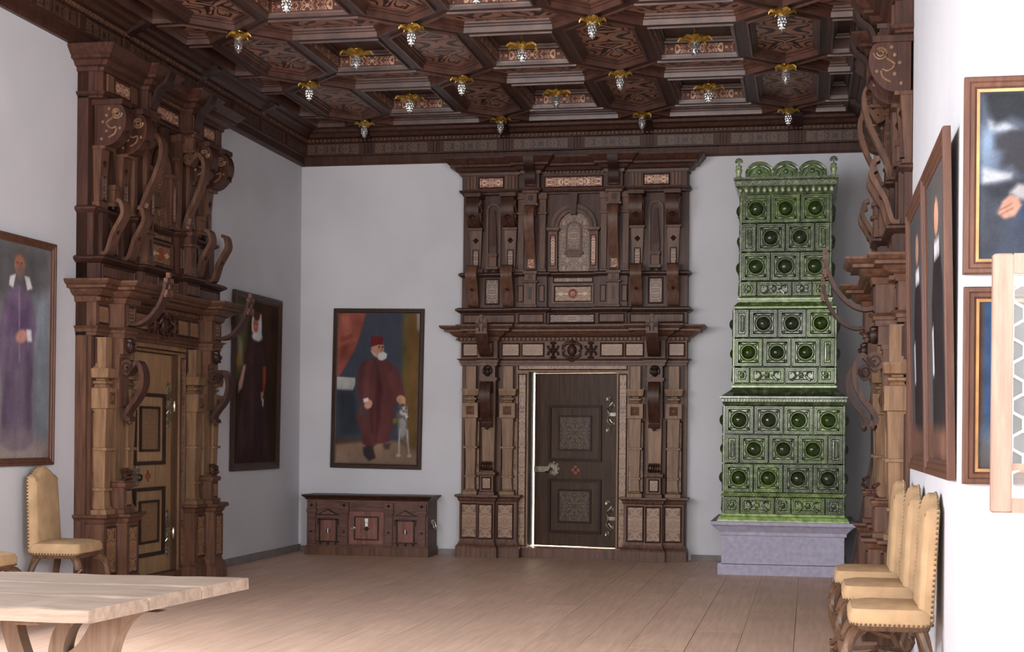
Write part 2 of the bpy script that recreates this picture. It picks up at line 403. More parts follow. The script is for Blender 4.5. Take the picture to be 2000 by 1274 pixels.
def coffer(poly, prof, kind):
    if parea(poly) < 0: poly = poly[::-1]
    s = 1.0
    mx = prof[-1][0]
    wmin = min(max(p[0] for p in poly)-min(p[0] for p in poly), max(p[1] for p in poly)-min(p[1] for p in poly))
    if wmin < .16: s = .3
    elif wmin < 2*mx+.12: s = (wmin/2-.05)/mx
    s = min(s, 1.0)
    cx, cy = sum(p[0] for p in poly)/len(poly), sum(p[1] for p in poly)/len(poly)
    loops = [[(p[0], p[1], ZB+z*(.45+.55*s)) for p in inset(poly, i*s+.0005)] for i, z in prof]
    # split flat beam face and carved moulding
    mbm = MB().loft(loops[1:], cap=False)
    o = obj('coffer', MB().loft(loops[:2], cap=False), M['ceil_beam'], ceiling, (cx, cy, ZB))
    obj('moulding', mbm, M['ceil'], o).location = (-cx, -cy, -ZB)
    top = loops[-1]
    pm = M['inlay_ceil'] if kind == 'hex' else M['ceil_beam']
    p = obj('panel', MB().add(top, [tuple(range(len(top)))]), pm, o, (cx, cy, ZB)); p.location = (0, 0, 0)
    if kind == 'rect' and s > .99:
        xs_ = [q[0] for q in inset(poly, .073)]; ys_ = [q[1] for q in inset(poly, .073)]
        x0, x1, y0, y1 = min(xs_), max(xs_), min(ys_), max(ys_)
        for (bx, mt) in (((x0+.03, x1-.03, y1-.012, y1-.002, ZB+.028, ZB+.106), 'inlay_coffer_x'), ((x0+.03, x1-.03, y0+.002, y0+.012, ZB+.028, ZB+.106), 'inlay_coffer_x'),
                         ((x0+.002, x0+.012, y0+.03, y1-.03, ZB+.028, ZB+.106), 'inlay_coffer_y'), ((x1-.012, x1-.002, y0+.03, y1-.03, ZB+.028, ZB+.106), 'inlay_coffer_y')):
            c = ((bx[0]+bx[1])/2, (bx[2]+bx[3])/2, (bx[4]+bx[5])/2)
            f = obj('frieze_panel', MB().box(*bx), M[mt], o, c); f.location = (c[0]-cx, c[1]-cy, c[2]-ZB)
    return o
allX = [NX[0]-PX]+NX+[NX[-1]+PX]; allY = [NY[0]+PY]+NY
for x in allX:
    for y in allY:
        hy = [(x, y-PY), (x+CW, y-PY+CW), (x+CW, y-CW), (x, y), (x-CW, y-CW), (x-CW, y-PY+CW)]
        hx = [(x, y), (x+CW, y-CW), (x+PX-CW, y-CW), (x+PX, y), (x+PX-CW, y+CW), (x+CW, y+CW)]
        rc = [(x+CW, y-PY+CW), (x+PX-CW, y-PY+CW), (x+PX-CW, y-CW), (x+CW, y-CW)]
        for poly, prof, k in ((hy, HEXP, 'hex'), (hx, HEXP, 'hex'), (rc, RECP, 'rect')):
            q = clip(poly, CX0, CX1, CY0, CY1)
            if len(q) >= 3 and abs(parea(q)) > .012: coffer(q, prof, k)
# side infill strips between ceiling lattice and wall cornices
obj('edge_board', MB().box(XL, CX0+.005, CY0, YB, ZB, ZB+.04).box(CX1-.005, XR, CY0, YB, ZB, ZB+.04).box(XL, XR, CY1-.005, YB, ZB, ZB+.04), M['ceil_beam'], ceiling)

# ------------------------------------------------------------------ wall cornices
COP = [(0,4.22),(.035,4.22),(.045,4.245),(.045,4.315),(.065,4.325),(.065,4.455),(.085,4.462),(.085,4.50),(.13,4.515),(.15,4.545),(.19,4.56),(.2,4.585),(.24,4.60)]
def cornice(name, length, loc, rotz, detail=True, label=None):
    # local: runs along x from 0..length, projects towards -y
    root = bpy.data.objects.new(name, None); COL.objects.link(root); root.location = loc; root.rotation_euler = (0,0,rotz); struct(root, label)
    obj('moulding', MB().sweep([(0,0),(length,0)], COP), M['walnut'], root)
    obj('dentil_course', dent(0.02, length-.02, .085, 4.466, 4.494, .024, .045), M['walnut_mid'], root)['kind'] = 'stuff'
    n = int(length/.74); p = length/n
    for i in range(n):
        x0 = i*p
        c = (x0+p/2, -.07, 4.39)
        obj('frieze_panel', MB().box(x0+.09, x0+p-.09, -.074, -.06, 4.34, 4.442), M['inlay_frieze'], root, c)
        t = MB()
        for k in range(3): t.box(x0-.045+k*.032, x0-.045+k*.032+.022, -.085, -.06, 4.335, 4.452)
        obj('triglyph', t, M['walnut'], root)
        if i % 2 == 1:
            obj('bracket', MB().prism([(.06,4.46),(.09,4.46),(.13,4.50),(.2,4.53),(.26,4.565),(.26,4.6),(.06,4.6)], x0-.05, x0+.05, 'dz'), M['walnut_deep'], root)
    return root
def dent(x0, x1, d0, z0, z1, depth, pitch):
    mb = MB(); n = int((x1-x0)/pitch)
    for i in range(n):
        a = x0+i*pitch; mb.box(a, a+pitch*.55, -(d0+depth), -d0+.005, z0, z1)
    return mb
cornice('trim_1', XR-XL, (XL, YB, 0), 0, label='carved dark wood cornice with inlaid frieze along the back wall')
cornice('trim_2', YB-YN, (XL, YN, 0), PI/2, label='dark wood cornice along the left wall under the coffered ceiling')
cornice('trim_3', YB-YP, (XR, YB, 0), -PI/2, label='dark wood cornice along the right wall')

# ------------------------------------------------------------------ carved portals
def spiral(cx, cz, r0, r1, a0, turns, n=18, sgn=1):
    return [(cx+(r0+(r1-r0)*t/n)*math.cos(a0+sgn*2*PI*turns*t/n), cz+(r0+(r1-r0)*t/n)*math.sin(a0+sgn*2*PI*turns*t/n)) for t in range(n+1)]
def bez(pts, n=12):
    out = []
    P_ = [pts[0]]+list(pts)+[pts[-1]]
    for i in range(1, len(P_)-2):
        p0, p1, p2, p3 = P_[i-1], P_[i], P_[i+1], P_[i+2]
        for k in range(n):
            t = k/n
            out.append(tuple(.5*((2*p1[j])+(-p0[j]+p2[j])*t+(2*p0[j]-5*p1[j]+4*p2[j]-p3[j])*t*t+(-p0[j]+3*p1[j]-3*p2[j]+p3[j])*t**3) for j in range(len(p1))))
    out.append(tuple(pts[-1])); return out
def plan(blocks, half, d0):
    """plan path from the wall out, with forward breaks (x0,x1,d)"""
    p = [(-half, 0), (-half, d0)]
    for x0, x1, d in sorted(blocks): p += [(x0, d0), (x0, d), (x1, d), (x1, d0)]
    p += [(half, d0), (half, 0)]
    q = [p[0]]
    for a in p[1:]:
        if math.hypot(a[0]-q[-1][0], a[1]-q[-1][1]) > 1e-5: q.append(a)
    return q
def sub(plan_, x0, x1): return plan_

def head(mb, c, s):
    """small carved mask: skull, brow, nose, chin, cheeks and hair lock"""
    mb.ell(c, (.034*s, .036*s, .048*s), 10, 8)
    y = c[1]-.034*s
    mb.ell((c[0], y-.004*s, c[2]), (.006*s, .012*s, .013*s), 6, 4)
    mb.ell((c[0], y+.004*s, c[2]+.014*s), (.024*s, .008*s, .005*s), 8, 4)
    mb.ell((c[0], y+.004*s, c[2]-.033*s), (.014*s, .010*s, .010*s), 8, 4)
    for sx in (-1, 1):
        mb.ell((c[0]+sx*.016*s, y+.006*s, c[2]-.006*s), (.011*s, .009*s, .010*s), 6, 4)
        mb.ell((c[0]+sx*.036*s, c[1], c[2]+.005*s), (.012*s, .022*s, .03*s), 6, 4)
    mb.ell((c[0], c[1]+.004*s, c[2]+.036*s), (.038*s, .034*s, .022*s), 8, 5)
    return mb

BAL = [(.66,.078),(.695,.078),(.705,.06),(.725,.05),(.84,.042),(.842,.06),(.862,.06),(.864,.046),(1.15,.054),(1.152,.074),(1.172,.074),(1.174,.054),
       (1.47,.062),(1.475,.083),(1.63,.083),(1.635,.05),(1.655,.04),(1.668,.06),(1.682,.06),(1.69,.036),(1.70,.036),(1.71,.084),(1.765,.092),(1.78,.092),(1.782,.052),(2.02,.052)]

def portal(root, wood_low='walnut_mid'):
    W, WM, WL, WD = M['walnut'], M['walnut_mid'], M['walnut_light'], M['walnut_deep']
    def P(name, mb, mat, loc=None, smooth=False, parent=root): return obj(name, mb, mat, parent, loc, smooth)
    def pan(name, x0, x1, z0, z1, d, mat, t=.01):
        c = ((x0+x1)/2, -d, (z0+z1)/2)
        o = P(name, MB().box(x0, x1, -d, -d+t, z0, z1), mat, c)
        w_ = min(.012, (x1-x0)*.1, (z1-z0)*.14); e = .009
        fr_ = MB()
        rows_ = []
        def rc_(i, dd): return [(x0+i, -dd, z0+i), (x1-i, -dd, z0+i), (x1-i, -dd, z1-i), (x0+i, -dd, z1-i)]
        fr_.loft([rc_(-w_*.4, d-t), rc_(-w_*.4, d+e*.5), rc_(w_*.1, d+e), rc_(w_*.6, d+e*.7), rc_(w_, d)], cap=False)
        f_ = P('moulded_edge', fr_, W, c, parent=o); f_.location = (0, 0, 0)
        return o
    # backing boards with the door opening
    P('backboard', MB().box(-1.2, -.585, -.09, 0, 0, 2.05), WM); P('backboard', MB().box(.585, 1.2, -.09, 0, 0, 2.05), WM)
    P('upper_backboard', MB().box(-1.2, 1.2, -.09, 0, 2.05, 4.1), W)
    # door surround with marquetry
    for s in (-1, 1):
        xa, xb = sorted((s*.47, s*.60))
        P('jamb', MB().box(xa, xb, -.13, .06, 0.0, 2.06), WL)
        pan('jamb_inlay', xa+.022, xb-.022, .12, 1.94, .134, M['inlay_light'], .006)
    P('lintel', MB().box(-.60, .60, -.13, .0, 1.965, 2.06), WL); P('lintel_soffit', MB().box(-.465, .465, 0, .24, 1.963, 1.979), WL)
    pan('lintel_inlay', -.58, .58, 1.985, 2.05, .134, M['inlay_light'], .006)
    P('door_stop', MB().box(-.485, -.47, -.115, .02, .1, 1.965), WM); P('door_stop', MB().box(.47, .485, -.115, .02, .1, 1.965), WM)
    P('sill', MB().box(-.60, .60, -.14, .2, 0, .1), WM)
    for s in (-1, 1):
        pa = [(s*.565, 0), (s*.565, .24), (s*.79, .24), (s*.79, .33), (s*.975, .33), (s*.975, .24), (s*1.185, .24), (s*1.185, 0)]
        if s > 0: pass
        else: pa = pa[::-1]
        P('plinth', MB().sweep(pa, [(.035,0),(.035,.10),(.03,.115),(.012,.14),(.004,.165),(-.08,.165)]), WM)
        P('pedestal', MB().sweep(pa, [(0,.16),(0,.60)]), WM)
        P('pedestal_cap', MB().sweep(pa, [(0,.585),(.012,.60),(.02,.625),(.045,.64),(.045,.66),(-.15,.66)]), WM)
        for a, b2, d in ((.805, .96, .332), (.60, .775, .242), (.99, 1.165, .242)):
            xa, xb = sorted((s*a, s*b2)); pan('pedestal_panel', xa, xb, .2, .565, d+.004, M['inlay_light'])
        for bx in (.675, 1.075):
            P('pilaster_strip', MB().box(s*bx-.095, s*bx+.095, -.115, -.09, .66, 2.03), WM)
            pan('strip_inlay', s*bx-.085, s*bx+.085, .70, 1.45, .119, M['inlay_light'], .006)
            bal = P('baluster', MB().stack(s*bx, -.165, BAL), WL)
            c = (s*bx, -.252, 1.552); pn = P('block_boss', MB().loft([[(c[0]-.05,c[1]+.006,c[2]-.05),(c[0]+.05,c[1]+.006,c[2]-.05),(c[0]+.05,c[1]+.006,c[2]+.05),(c[0]-.05,c[1]+.006,c[2]+.05)],
                    [(c[0]-.008,c[1]-.012,c[2]-.008),(c[0]+.008,c[1]-.012,c[2]-.008),(c[0]+.008,c[1]-.012,c[2]+.008),(c[0]-.008,c[1]-.012,c[2]+.008)]]), WM, parent=bal)
            P('upper_frame', MB().box(s*bx-.085, s*bx+.085, -.13, -.09, 1.80, 2.03).box(s*bx-.06, s*bx+.06, -.145, -.09, 1.82, 2.01), W)
        # console pilaster
        cx = s*.882
        P('console_foot', MB().stack(cx, -.22, [(.66,.085),(.69,.085),(.70,.072),(.86,.07),(.865,.09),(.885,.095),(.90,.095),(.905,.07),(.915,.07)]), WM)
        pan('foot_inlay', cx-.05, cx+.05, .72, .845, .296, M['inlay_light'], .008)
        mk = MB()
        for k in range(5): mk.tube([(cx-.05+k*.025, -.27, .915), (cx-.052+k*.026, -.305, .945), (cx-.05+k*.025, -.30, .985), (cx-.045+k*.0225, -.26, 1.01)], [.012,.015,.013,.008], 6)
        P('claw_foot', mk, W, smooth=True)
        P('console_shaft', MB().stack(cx, -.15, [(.91,.07),(.93,.062),(1.5,.07)]), WL)
        P('console_block', MB().box(cx-.08, cx+.08, -.25, -.09, 1.49, 1.90).box(cx-.095, cx+.095, -.26, -.09, 1.87, 1.90), WM)
        sp = spiral(.30, 1.80, .012, .052, 0, 1.75, 22)
        end = sp[-1]
        path = sp+bez([end, (.375, 1.835), (.42, 1.76), (.42, 1.66), (.375, 1.56), (.32, 1.49), (.285, 1.43), (.30, 1.395), (.325, 1.40)], 5)[1:]
        P('scroll_bracket', MB().ribbon(path, .034, cx-.058, cx+.058), W, smooth=True)
        P('scroll_drop', MB().ell((cx, -.30, 1.375), (.022,.022,.028), 8, 6), W, smooth=True)
        P('mask_block', MB().box(cx-.08, cx+.08, -.28, -.09, 1.90, 2.035).box(cx-.1, cx+.1, -.30, -.09, 2.02, 2.035), WM)
        P('carved_mask', head(MB(), (cx, -.30, 1.962), 1.15), WD, smooth=True)
    # lower entablature
    ent = plan([(-.99,-.775,.30), (.775,.99,.30)], 1.2, .17)
    P('architrave', MB().sweep(ent, [(-.1,2.03),(0,2.03),(0,2.055),(.012,2.058),(.012,2.08),(.04,2.10),(-.1,2.10)]), WM)
    P('frieze', MB().sweep(ent, [(0,2.10),(0,2.285)]), WM)
    for x0, x1 in ((-.755,-.56), (-.54,-.30), (.30,.54), (.56,.755)): pan('frieze_inlay', x0, x1, 2.125, 2.265, .176, M['inlay_light'])
    for s in (-1, 1):
        xa, xb = sorted((s*1.01, s*1.18)); pan('frieze_inlay', xa, xb, 2.125, 2.265, .176, M['inlay_light'])
        xa, xb = sorted((s*.82, s*.94)); pan('frieze_inlay', xa, xb, 2.12, 2.27, .306, M['inlay_dark'])
    # strapwork cartouche in the middle of the frieze
    for cx_ in (-.20, .20):
        mb = MB().ell((cx_, -.185, 2.19), (.02,.03,.075), 8, 6)
        for a in (-1, 1):
            mb.ell((cx_, -.19, 2.19+a*.075), (.036,.022,.016), 8, 4)
            mb.tube([(cx_+a*.012, -.19, 2.19), (cx_+a*.045, -.205, 2.205), (cx_+a*.06, -.195, 2.23), (cx_+a*.04, -.19, 2.235)], [.010,.012,.010,.006], 6)
            mb.tube([(cx_+a*.012, -.19, 2.185), (cx_+a*.045, -.205, 2.17), (cx_+a*.06, -.195, 2.145), (cx_+a*.04, -.19, 2.14)], [.010,.012,.010,.006], 6)
        P('strap_ornament', mb, W, smooth=True)
    mb = MB().ell((0, -.19, 2.19), (.05,.035,.06), 10, 8)
    for a in (-1, 1):
        mb.tube([(0, -.20, 2.19+.07), (a*.05, -.21, 2.265), (a*.095, -.205, 2.235), (a*.10, -.2, 2.20), (a*.075, -.2, 2.195)], [.014,.016,.014,.011,.008], 6)
        mb.tube([(0, -.20, 2.12), (a*.05, -.21, 2.115), (a*.09, -.205, 2.14), (a*.095, -.2, 2.175), (a*.07, -.2, 2.18)], [.014,.016,.014,.011,.008], 6)
    mb.ell((0, -.21, 2.285), (.03,.026,.024), 6, 4); mb.ell((0, -.2, 2.085), (.03,.02,.02), 6, 4)
    P('cartouche', mb, W, smooth=True)
    P('dentil_course', dent(-1.24, 1.24, .20, 2.292, 2.318, .028, .045), WM)['kind'] = 'stuff'
    P('main_cornice', MB().sweep(ent, [(-.1,2.285),(.018,2.285),(.03,2.325),(.06,2.335),(.085,2.355),(.10,2.375),(.15,2.38),(.15,2.40),(.175,2.41),(.195,2.43),(.195,2.445),(-.2,2.445)]), WM)
    for s in (-1, 1):
        cx = s*.882
        pth = bez([(.27,2.155), (.36,2.13), (.46,2.17), (.55,2.27), (.60,2.39), (.615,2.46)], 6)
        P('curved_strap', MB().ribbon(pth, .026, cx-.062, cx+.062), W, smooth=True)
        mb = MB()
        for k in range(4):
            for j in range(3):
                if (k+j) % 2 == 0: mb.box(cx-.06+j*.042, cx-.06+j*.042+.036, -.632, -.60, 2.36+k*.045, 2.36+k*.045+.038)
        mb.box(cx-.062, cx+.062, -.622, -.606, 2.34, 2.36); mb.box(cx-.012, cx+.012, -.62, -.606, 2.34, 2.53)
        P('pierced_end', mb, WM)
    # attic plinth
    at = plan([(-.58,-.27,.26), (.27,.58,.26)], 1.2, .20)
    P('attic_plinth', MB().sweep(at, [(.02,2.44),(.02,2.46),(0,2.47),(0,2.59)]), W)
    for x0, x1, d in ((-.24,.24,.204), (-.56,-.29,.264), (.29,.56,.264), (-1.17,-.61,.204), (.61,1.17,.204)):
        pan('attic_panel', x0, x1, 2.475, 2.57, d, WM if abs(x0+x1) > .1 else M['inlay_dark'])
    P('attic_ledge', MB().sweep(at, [(0,2.58),(.02,2.59),(.05,2.61),(.05,2.625),(.025,2.64),(-.15,2.64)]), W)
    # upper pedestal zone
    up = plan([(-.58,-.27,.20), (.27,.58,.20)], 1.2, .14)
    P('upper_pedestal', MB().sweep(up, [(0,2.64),(0,2.985)]), W)
    P('upper_ledge', MB().sweep(up, [(0,2.965),(.015,2.975),(.035,2.99),(.035,3.005),(.01,3.02),(-.1,3.02)]), W)
    fr = MB()
    for x0, x1, z0, z1 in ((-.22,.22,2.68,2.70), (-.22,.22,2.87,2.89), (-.22,-.20,2.70,2.87), (.20,.22,2.70,2.87)): fr.box(x0, x1, -.172, -.14, z0, z1)
    P('centre_frame', fr, WM); pan('centre_inlay', -.2, .2, 2.70, 2.87, .148, M['inlay_light'])
    cmb = MB().lathe((0,-.15,2.785), [(.052,0),(.052,-.012),(.04,-.014),(.03,-.008),(.0,-.006)], 16, 'y')
    P('red_medallion', cmb, M['medallion'])
    for s in (-1, 1):
        mb = MB().prism([(s*.05,2.795),(s*.10,2.790),(s*.125,2.808),(s*.165,2.788),(s*.165,2.782),(s*.125,2.762),(s*.10,2.780),(s*.05,2.775)], -.158, -.148)
        P('medallion_wing', mb, M['pale_inlay'])
    pan('upper_strip', -.21, .21, 2.905, 2.96, .146, M['inlay_dark'])
    for s in (-1, 1):
        # broken pedestal under the S scroll
        cx = s*.44
        P('scroll_pedestal', MB().stack(cx, -.20, [(2.64,.072),(2.66,.072),(2.665,.06),(2.89,.06),(2.895,.08),(2.915,.085),(2.92,.06),(2.985,.06),(2.99,.075),(3.02,.075)]), WM)
        P('dark_slot', MB().box(cx-.015, cx+.015, -.266, -.255, 2.72, 2.85), WD); P('dark_slot', MB().box(cx-.02, cx+.02, -.266, -.255, 2.93, 2.975), WD)
        for bx in (.325, .55):
            pan('small_panel', s*bx-.028, s*bx+.028, 2.70, 2.87, .206, WM)
        for bx, nm in ((1.06, 'lower_console'), (.68, 'lower_console')):
            pth = bez([(.16,2.665), (.20,2.67), (.225,2.73), (.25,2.81), (.30,2.90), (.335,2.97), (.32,3.05), (.285,3.07)], 5)
            co = P(nm, MB().ribbon(pth, .03, s*bx-.06, s*bx+.06), WM, smooth=True)
            P('console_back', MB().box(s*bx-.05, s*bx+.05, -.17, -.13, 2.65, 2.98), W, parent=co)
            P('diamond_boss', MB().stack(0, 0, [(-.002,.026),(.014,.004)]), WD, parent=co).matrix_local = Matrix.Translation((s*bx, -.272, 2.83)) @ Matrix.Rotation(PI/2+.5, 4, 'X') @ Matrix.Rotation(PI/4, 4, 'Z')
        pan('upper_inlay', s*.87-.075, s*.87+.075, 2.68, 2.95, .146, M['inlay_dark'])
        # main storey : big volute consoles
        for bx in (1.05, .675):
            cx2 = s*bx
            D = bez([(.10,3.80), (.30,3.80), (.345,3.76), (.36,3.69), (.345,3.61), (.29,3.53), (.22,3.49), (.10,3.485)], 5)
            vc = P('volute_console', MB().prism(D, cx2-.068, cx2+.068, 'dz').box(cx2-.085, cx2+.085, -.335, -.09, 3.80, 3.84), W)
            for sx in (-1, 1):
                mb = MB()
                mb.tube([(cx2+sx*.07, -p[0], p[1]) for p in spiral(.285, 3.735, .008, .045, 0, 2.0, 20)], .008, 5)
                mb.tube([(cx2+sx*.07, -p[0], p[1]) for p in bez([(.25,3.70), (.20,3.66), (.24,3.62), (.28,3.63), (.27,3.58), (.22,3.55)], 4)], .007, 5)
                for py_, pz_ in ((.20,3.72), (.22,3.77), (.31,3.62), (.20,3.6), (.17,3.67), (.16,3.54)): mb.ell((cx2+sx*.069, -py_, pz_), (.006,.013,.013), 6, 4)
                P('volute_relief', mb, WL, parent=vc, smooth=True)
            P('herm_pilaster', MB().loft([[(cx2-.045,-.13,3.03),(cx2+.045,-.13,3.03),(cx2+.045,-.09,3.03),(cx2-.045,-.09,3.03)],
                                           [(cx2-.068,-.165,3.49),(cx2+.068,-.165,3.49),(cx2+.068,-.09,3.49),(cx2-.068,-.09,3.49)]]).box(cx2-.075, cx2+.075, -.15, -.09, 3.02, 3.06).box(cx2-.078, cx2+.078, -.20, -.09, 3.465, 3.49), WM)
            pan('herm_inlay', cx2-.032, cx2+.032, 3.08, 3.26, .152, M['inlay_dark'], .03)
            ob = P('drop_boss', MB().stack(0, 0, [(-.002,.026),(.016,.003)]), WD); ob.matrix_local = Matrix.Translation((cx2, -.155, 3.36)) @ Matrix.Rotation(PI/2, 4, 'X') @ Matrix.Rotation(PI/4, 4, 'Z')
            ob = P('drop_boss', MB().stack(0, 0, [(-.002,.03),(.016,.006)]), WD); ob.matrix_local = Matrix.Translation((cx2, -.345, 3.585)) @ Matrix.Rotation(PI/2-.35, 4, 'X') @ Matrix.Rotation(PI/4, 4, 'Z')
        # slender niche with obelisk
        nx = s*.865
        arc = [(nx+.07*math.cos(a), 3.68+.07*math.sin(a)) for a in [PI*k/10 for k in range(11)]]
        ring = MB()
        outer = [(nx+.078, 3.06)]+[(nx+.078*math.cos(PI*k/10), 3.68+.078*math.sin(PI*k/10)) for k in range(11)]+[(nx-.078, 3.06)]
        inner = [(nx+.056, 3.06)]+[(nx+.056*math.cos(PI*k/10), 3.68+.056*math.sin(PI*k/10)) for k in range(11)]+[(nx-.056, 3.06)]
        rows = [[(p[0], -.09, p[1]) for p in outer], [(p[0], -.125, p[1]) for p in outer], [(p[0], -.125, p[1]) for p in inner], [(p[0], -.09, p[1]) for p in inner]]
        P('niche_frame', MB().strip(rows), WM)
        P('obelisk', MB().loft([[(nx-.032,-.14,3.22),(nx+.032,-.14,3.22),(nx+.032,-.092,3.22),(nx-.032,-.092,3.22)], [(nx-.04,-.14,3.30),(nx+.04,-.14,3.30),(nx+.04,-.092,3.30),(nx-.04,-.092,3.30)],
              [(nx-.016,-.115,3.68),(nx+.016,-.115,3.68),(nx+.016,-.092,3.68),(nx-.016,-.092,3.68)]]), W)
        P('obelisk_base', MB().stack(nx, -.13, [(3.05,.06),(3.08,.06),(3.085,.042),(3.18,.042),(3.185,.052),(3.22,.05)]), WM)
        for e in (-.04, .04): P('ball_foot', MB().ell((nx+e,-.16,3.04), (.018,.018,.018), 8, 6), WD, smooth=True)
        # wide pilaster and long S scroll
        P('scroll_pilaster', MB().box(s*.44-.15, s*.44+.15, -.15, -.09, 3.02, 3.86), W)
        for bx in (.325, .555):
            P('side_pilaster', MB().stack(s*bx, -.155, [(3.02,.04),(3.04,.04),(3.045,.028),(3.1,.026),(3.62,.033),(3.625,.046),(3.645,.046),(3.65,.034),(3.78,.034),(3.785,.044),(3.85,.044)]), WM)
        cx = s*.44
        P('scroll_block', MB().stack(cx, -.21, [(3.70,.062),(3.705,.078),(3.725,.082),(3.73,.066),(3.83,.066),(3.835,.085),(3.86,.085)]), WM)
        P('dark_square', MB().box(cx-.025, cx+.025, -.283, -.27, 3.755, 3.81), WD)
        sp = spiral(.235, 3.655, .012, .045, 0, 1.75, 20)
        pth = sp+bez([sp[-1], (.30,3.69), (.345,3.655), (.365,3.59), (.355,3.50), (.315,3.38), (.26,3.26), (.215,3.16), (.19,3.07), (.195,3.03)], 5)[1:]
        P('s_scroll', MB().ribbon(pth, .034, cx-.058, cx+.058, .82), WM, smooth=True)
        P('scroll_inlay', MB().ribbon([(p[0]+.0175, p[1]+.008) for p in pth[-20:-3]], .006, cx-.03, cx+.03), M['inlay_red'])
    # central aedicule
    for s in (-1, 1):
        P('aedicule_pilaster', MB().stack(s*.215, -.125, [(3.02,.055),(3.04,.055),(3.045,.045),(3.44,.045),(3.445,.055),(3.46,.065),(3.48,.068),(3.485,.05)]), WM)
        pan('pilaster_inlay', s*.215-.026, s*.215+.026, 3.08, 3.40, .176, M['inlay_red'], .008)
    def arch(r0, r1, d0, d1, cz, n=16):
        rows = []
        for r, d in ((r0, d0), (r0, d1), (r1, d1), (r1, d0)):
            rows.append([(r*math.cos(PI*k/n), -d, cz+r*math.sin(PI*k/n)) for k in range(n+1)])
        return MB().strip(rows)
    P('arch_ring', arch(.165, .245, .09, .16, 3.485), WM)
    P('arch_fillet', arch(.195, .212, .15, .17, 3.485), WD)
    tym = [(-.165, 3.03), (.165, 3.03)]+[(.165*math.cos(PI*k/16), 3.485+.165*math.sin(PI*k/16)) for k in range(17)]
    P('niche_inlay', MB().prism([(p[0], p[1]-3.3) for p in tym], -.006, .006), M['inlay_dark'], None).location = (0, -.098, 3.3)
    do = [(-.085, 3.24), (.085, 3.24)]+[(.085*math.cos(PI*k/12), 3.47+.085*math.sin(PI*k/12)) for k in range(13)]
    P('niche_door', MB().prism(do, -.125, -.1), WM)
    di = [(-.06, 3.0), (.06, 3.0)]
    P('niche_door_inlay', MB().prism([(p[0]*.76, (p[1]-3.4)*.86) for p in do], -.004, .004), M['inlay_dark']).location = (0, -.128, 3.4)
    P('niche_sill', MB().box(-.1, .1, -.145, -.1, 3.205, 3.235).box(-.075, .075, -.135, -.1, 3.18, 3.205), WM)
    P('keystone', MB().prism([(-.028,3.62),(.028,3.62),(.045,3.84),(-.045,3.84)], -.20, -.09), W)
    P('aedicule_boards', MB().box(-.28, .28, -.1, -.088, 3.52, 3.84), W)
    # upper entablature
    te = plan([(-.55,-.335,.26), (.335,.55,.26), (-1.13,-.585,.20), (.585,1.13,.20)], 1.2, .15)
    te = plan([(-1.19,-.59,.205), (-.53,-.35,.27), (.35,.53,.27), (.59,1.19,.205)], 1.2, .16)
    P('upper_architrave', MB().sweep(te, [(-.1,3.84),(0,3.84),(0,3.855),(.02,3.865),(.03,3.885),(-.1,3.885)]), W)
    P('upper_frieze', MB().sweep(te, [(0,3.88),(0,4.04)]), W)
    pan('frieze_inlay', -.31, .31, 3.905, 4.02, .168, M['inlay_red'])
    for s in (-1, 1):
        xa, xb = sorted((s*.74, s*1.01)); pan('frieze_inlay', xa, xb, 3.905, 4.02, .212, M['inlay_red'])
        pan('frieze_inlay', s*.44-.06, s*.44+.06, 3.905, 4.02, .277, M['inlay_dark'])
        for bx in (.67, 1.085):
            t = MB()
            for k in range(3): t.box(s*bx-.05+k*.036, s*bx-.05+k*.036+.025, -.222, -.2, 3.90, 4.03)
            P('triglyph', t, WM)
        P('top_strap', MB().ribbon(bez([(.27,3.93),(.30,3.98),(.33,4.06),(.40,4.12),(.43,4.2)], 5), .03, s*.44-.055, s*.44+.055), WD)
    P('upper_dentils', dent(-1.22, 1.22, .2, 4.045, 4.066, .022, .04), WM)['kind'] = 'stuff'
    P('top_cornice', MB().sweep(te, [(-.1,4.04),(.015,4.04),(.02,4.07),(.05,4.08),(.07,4.11),(.11,4.12),(.11,4.14),(.13,4.155),(.17,4.20),(.17,4.215),(-.2,4.215)]), W)

M['medallion'] = plain('red_medallion', (126, 62, 42), .4)
M['pale_inlay'] = plain('pale_inlay', (190, 160, 128), .45)

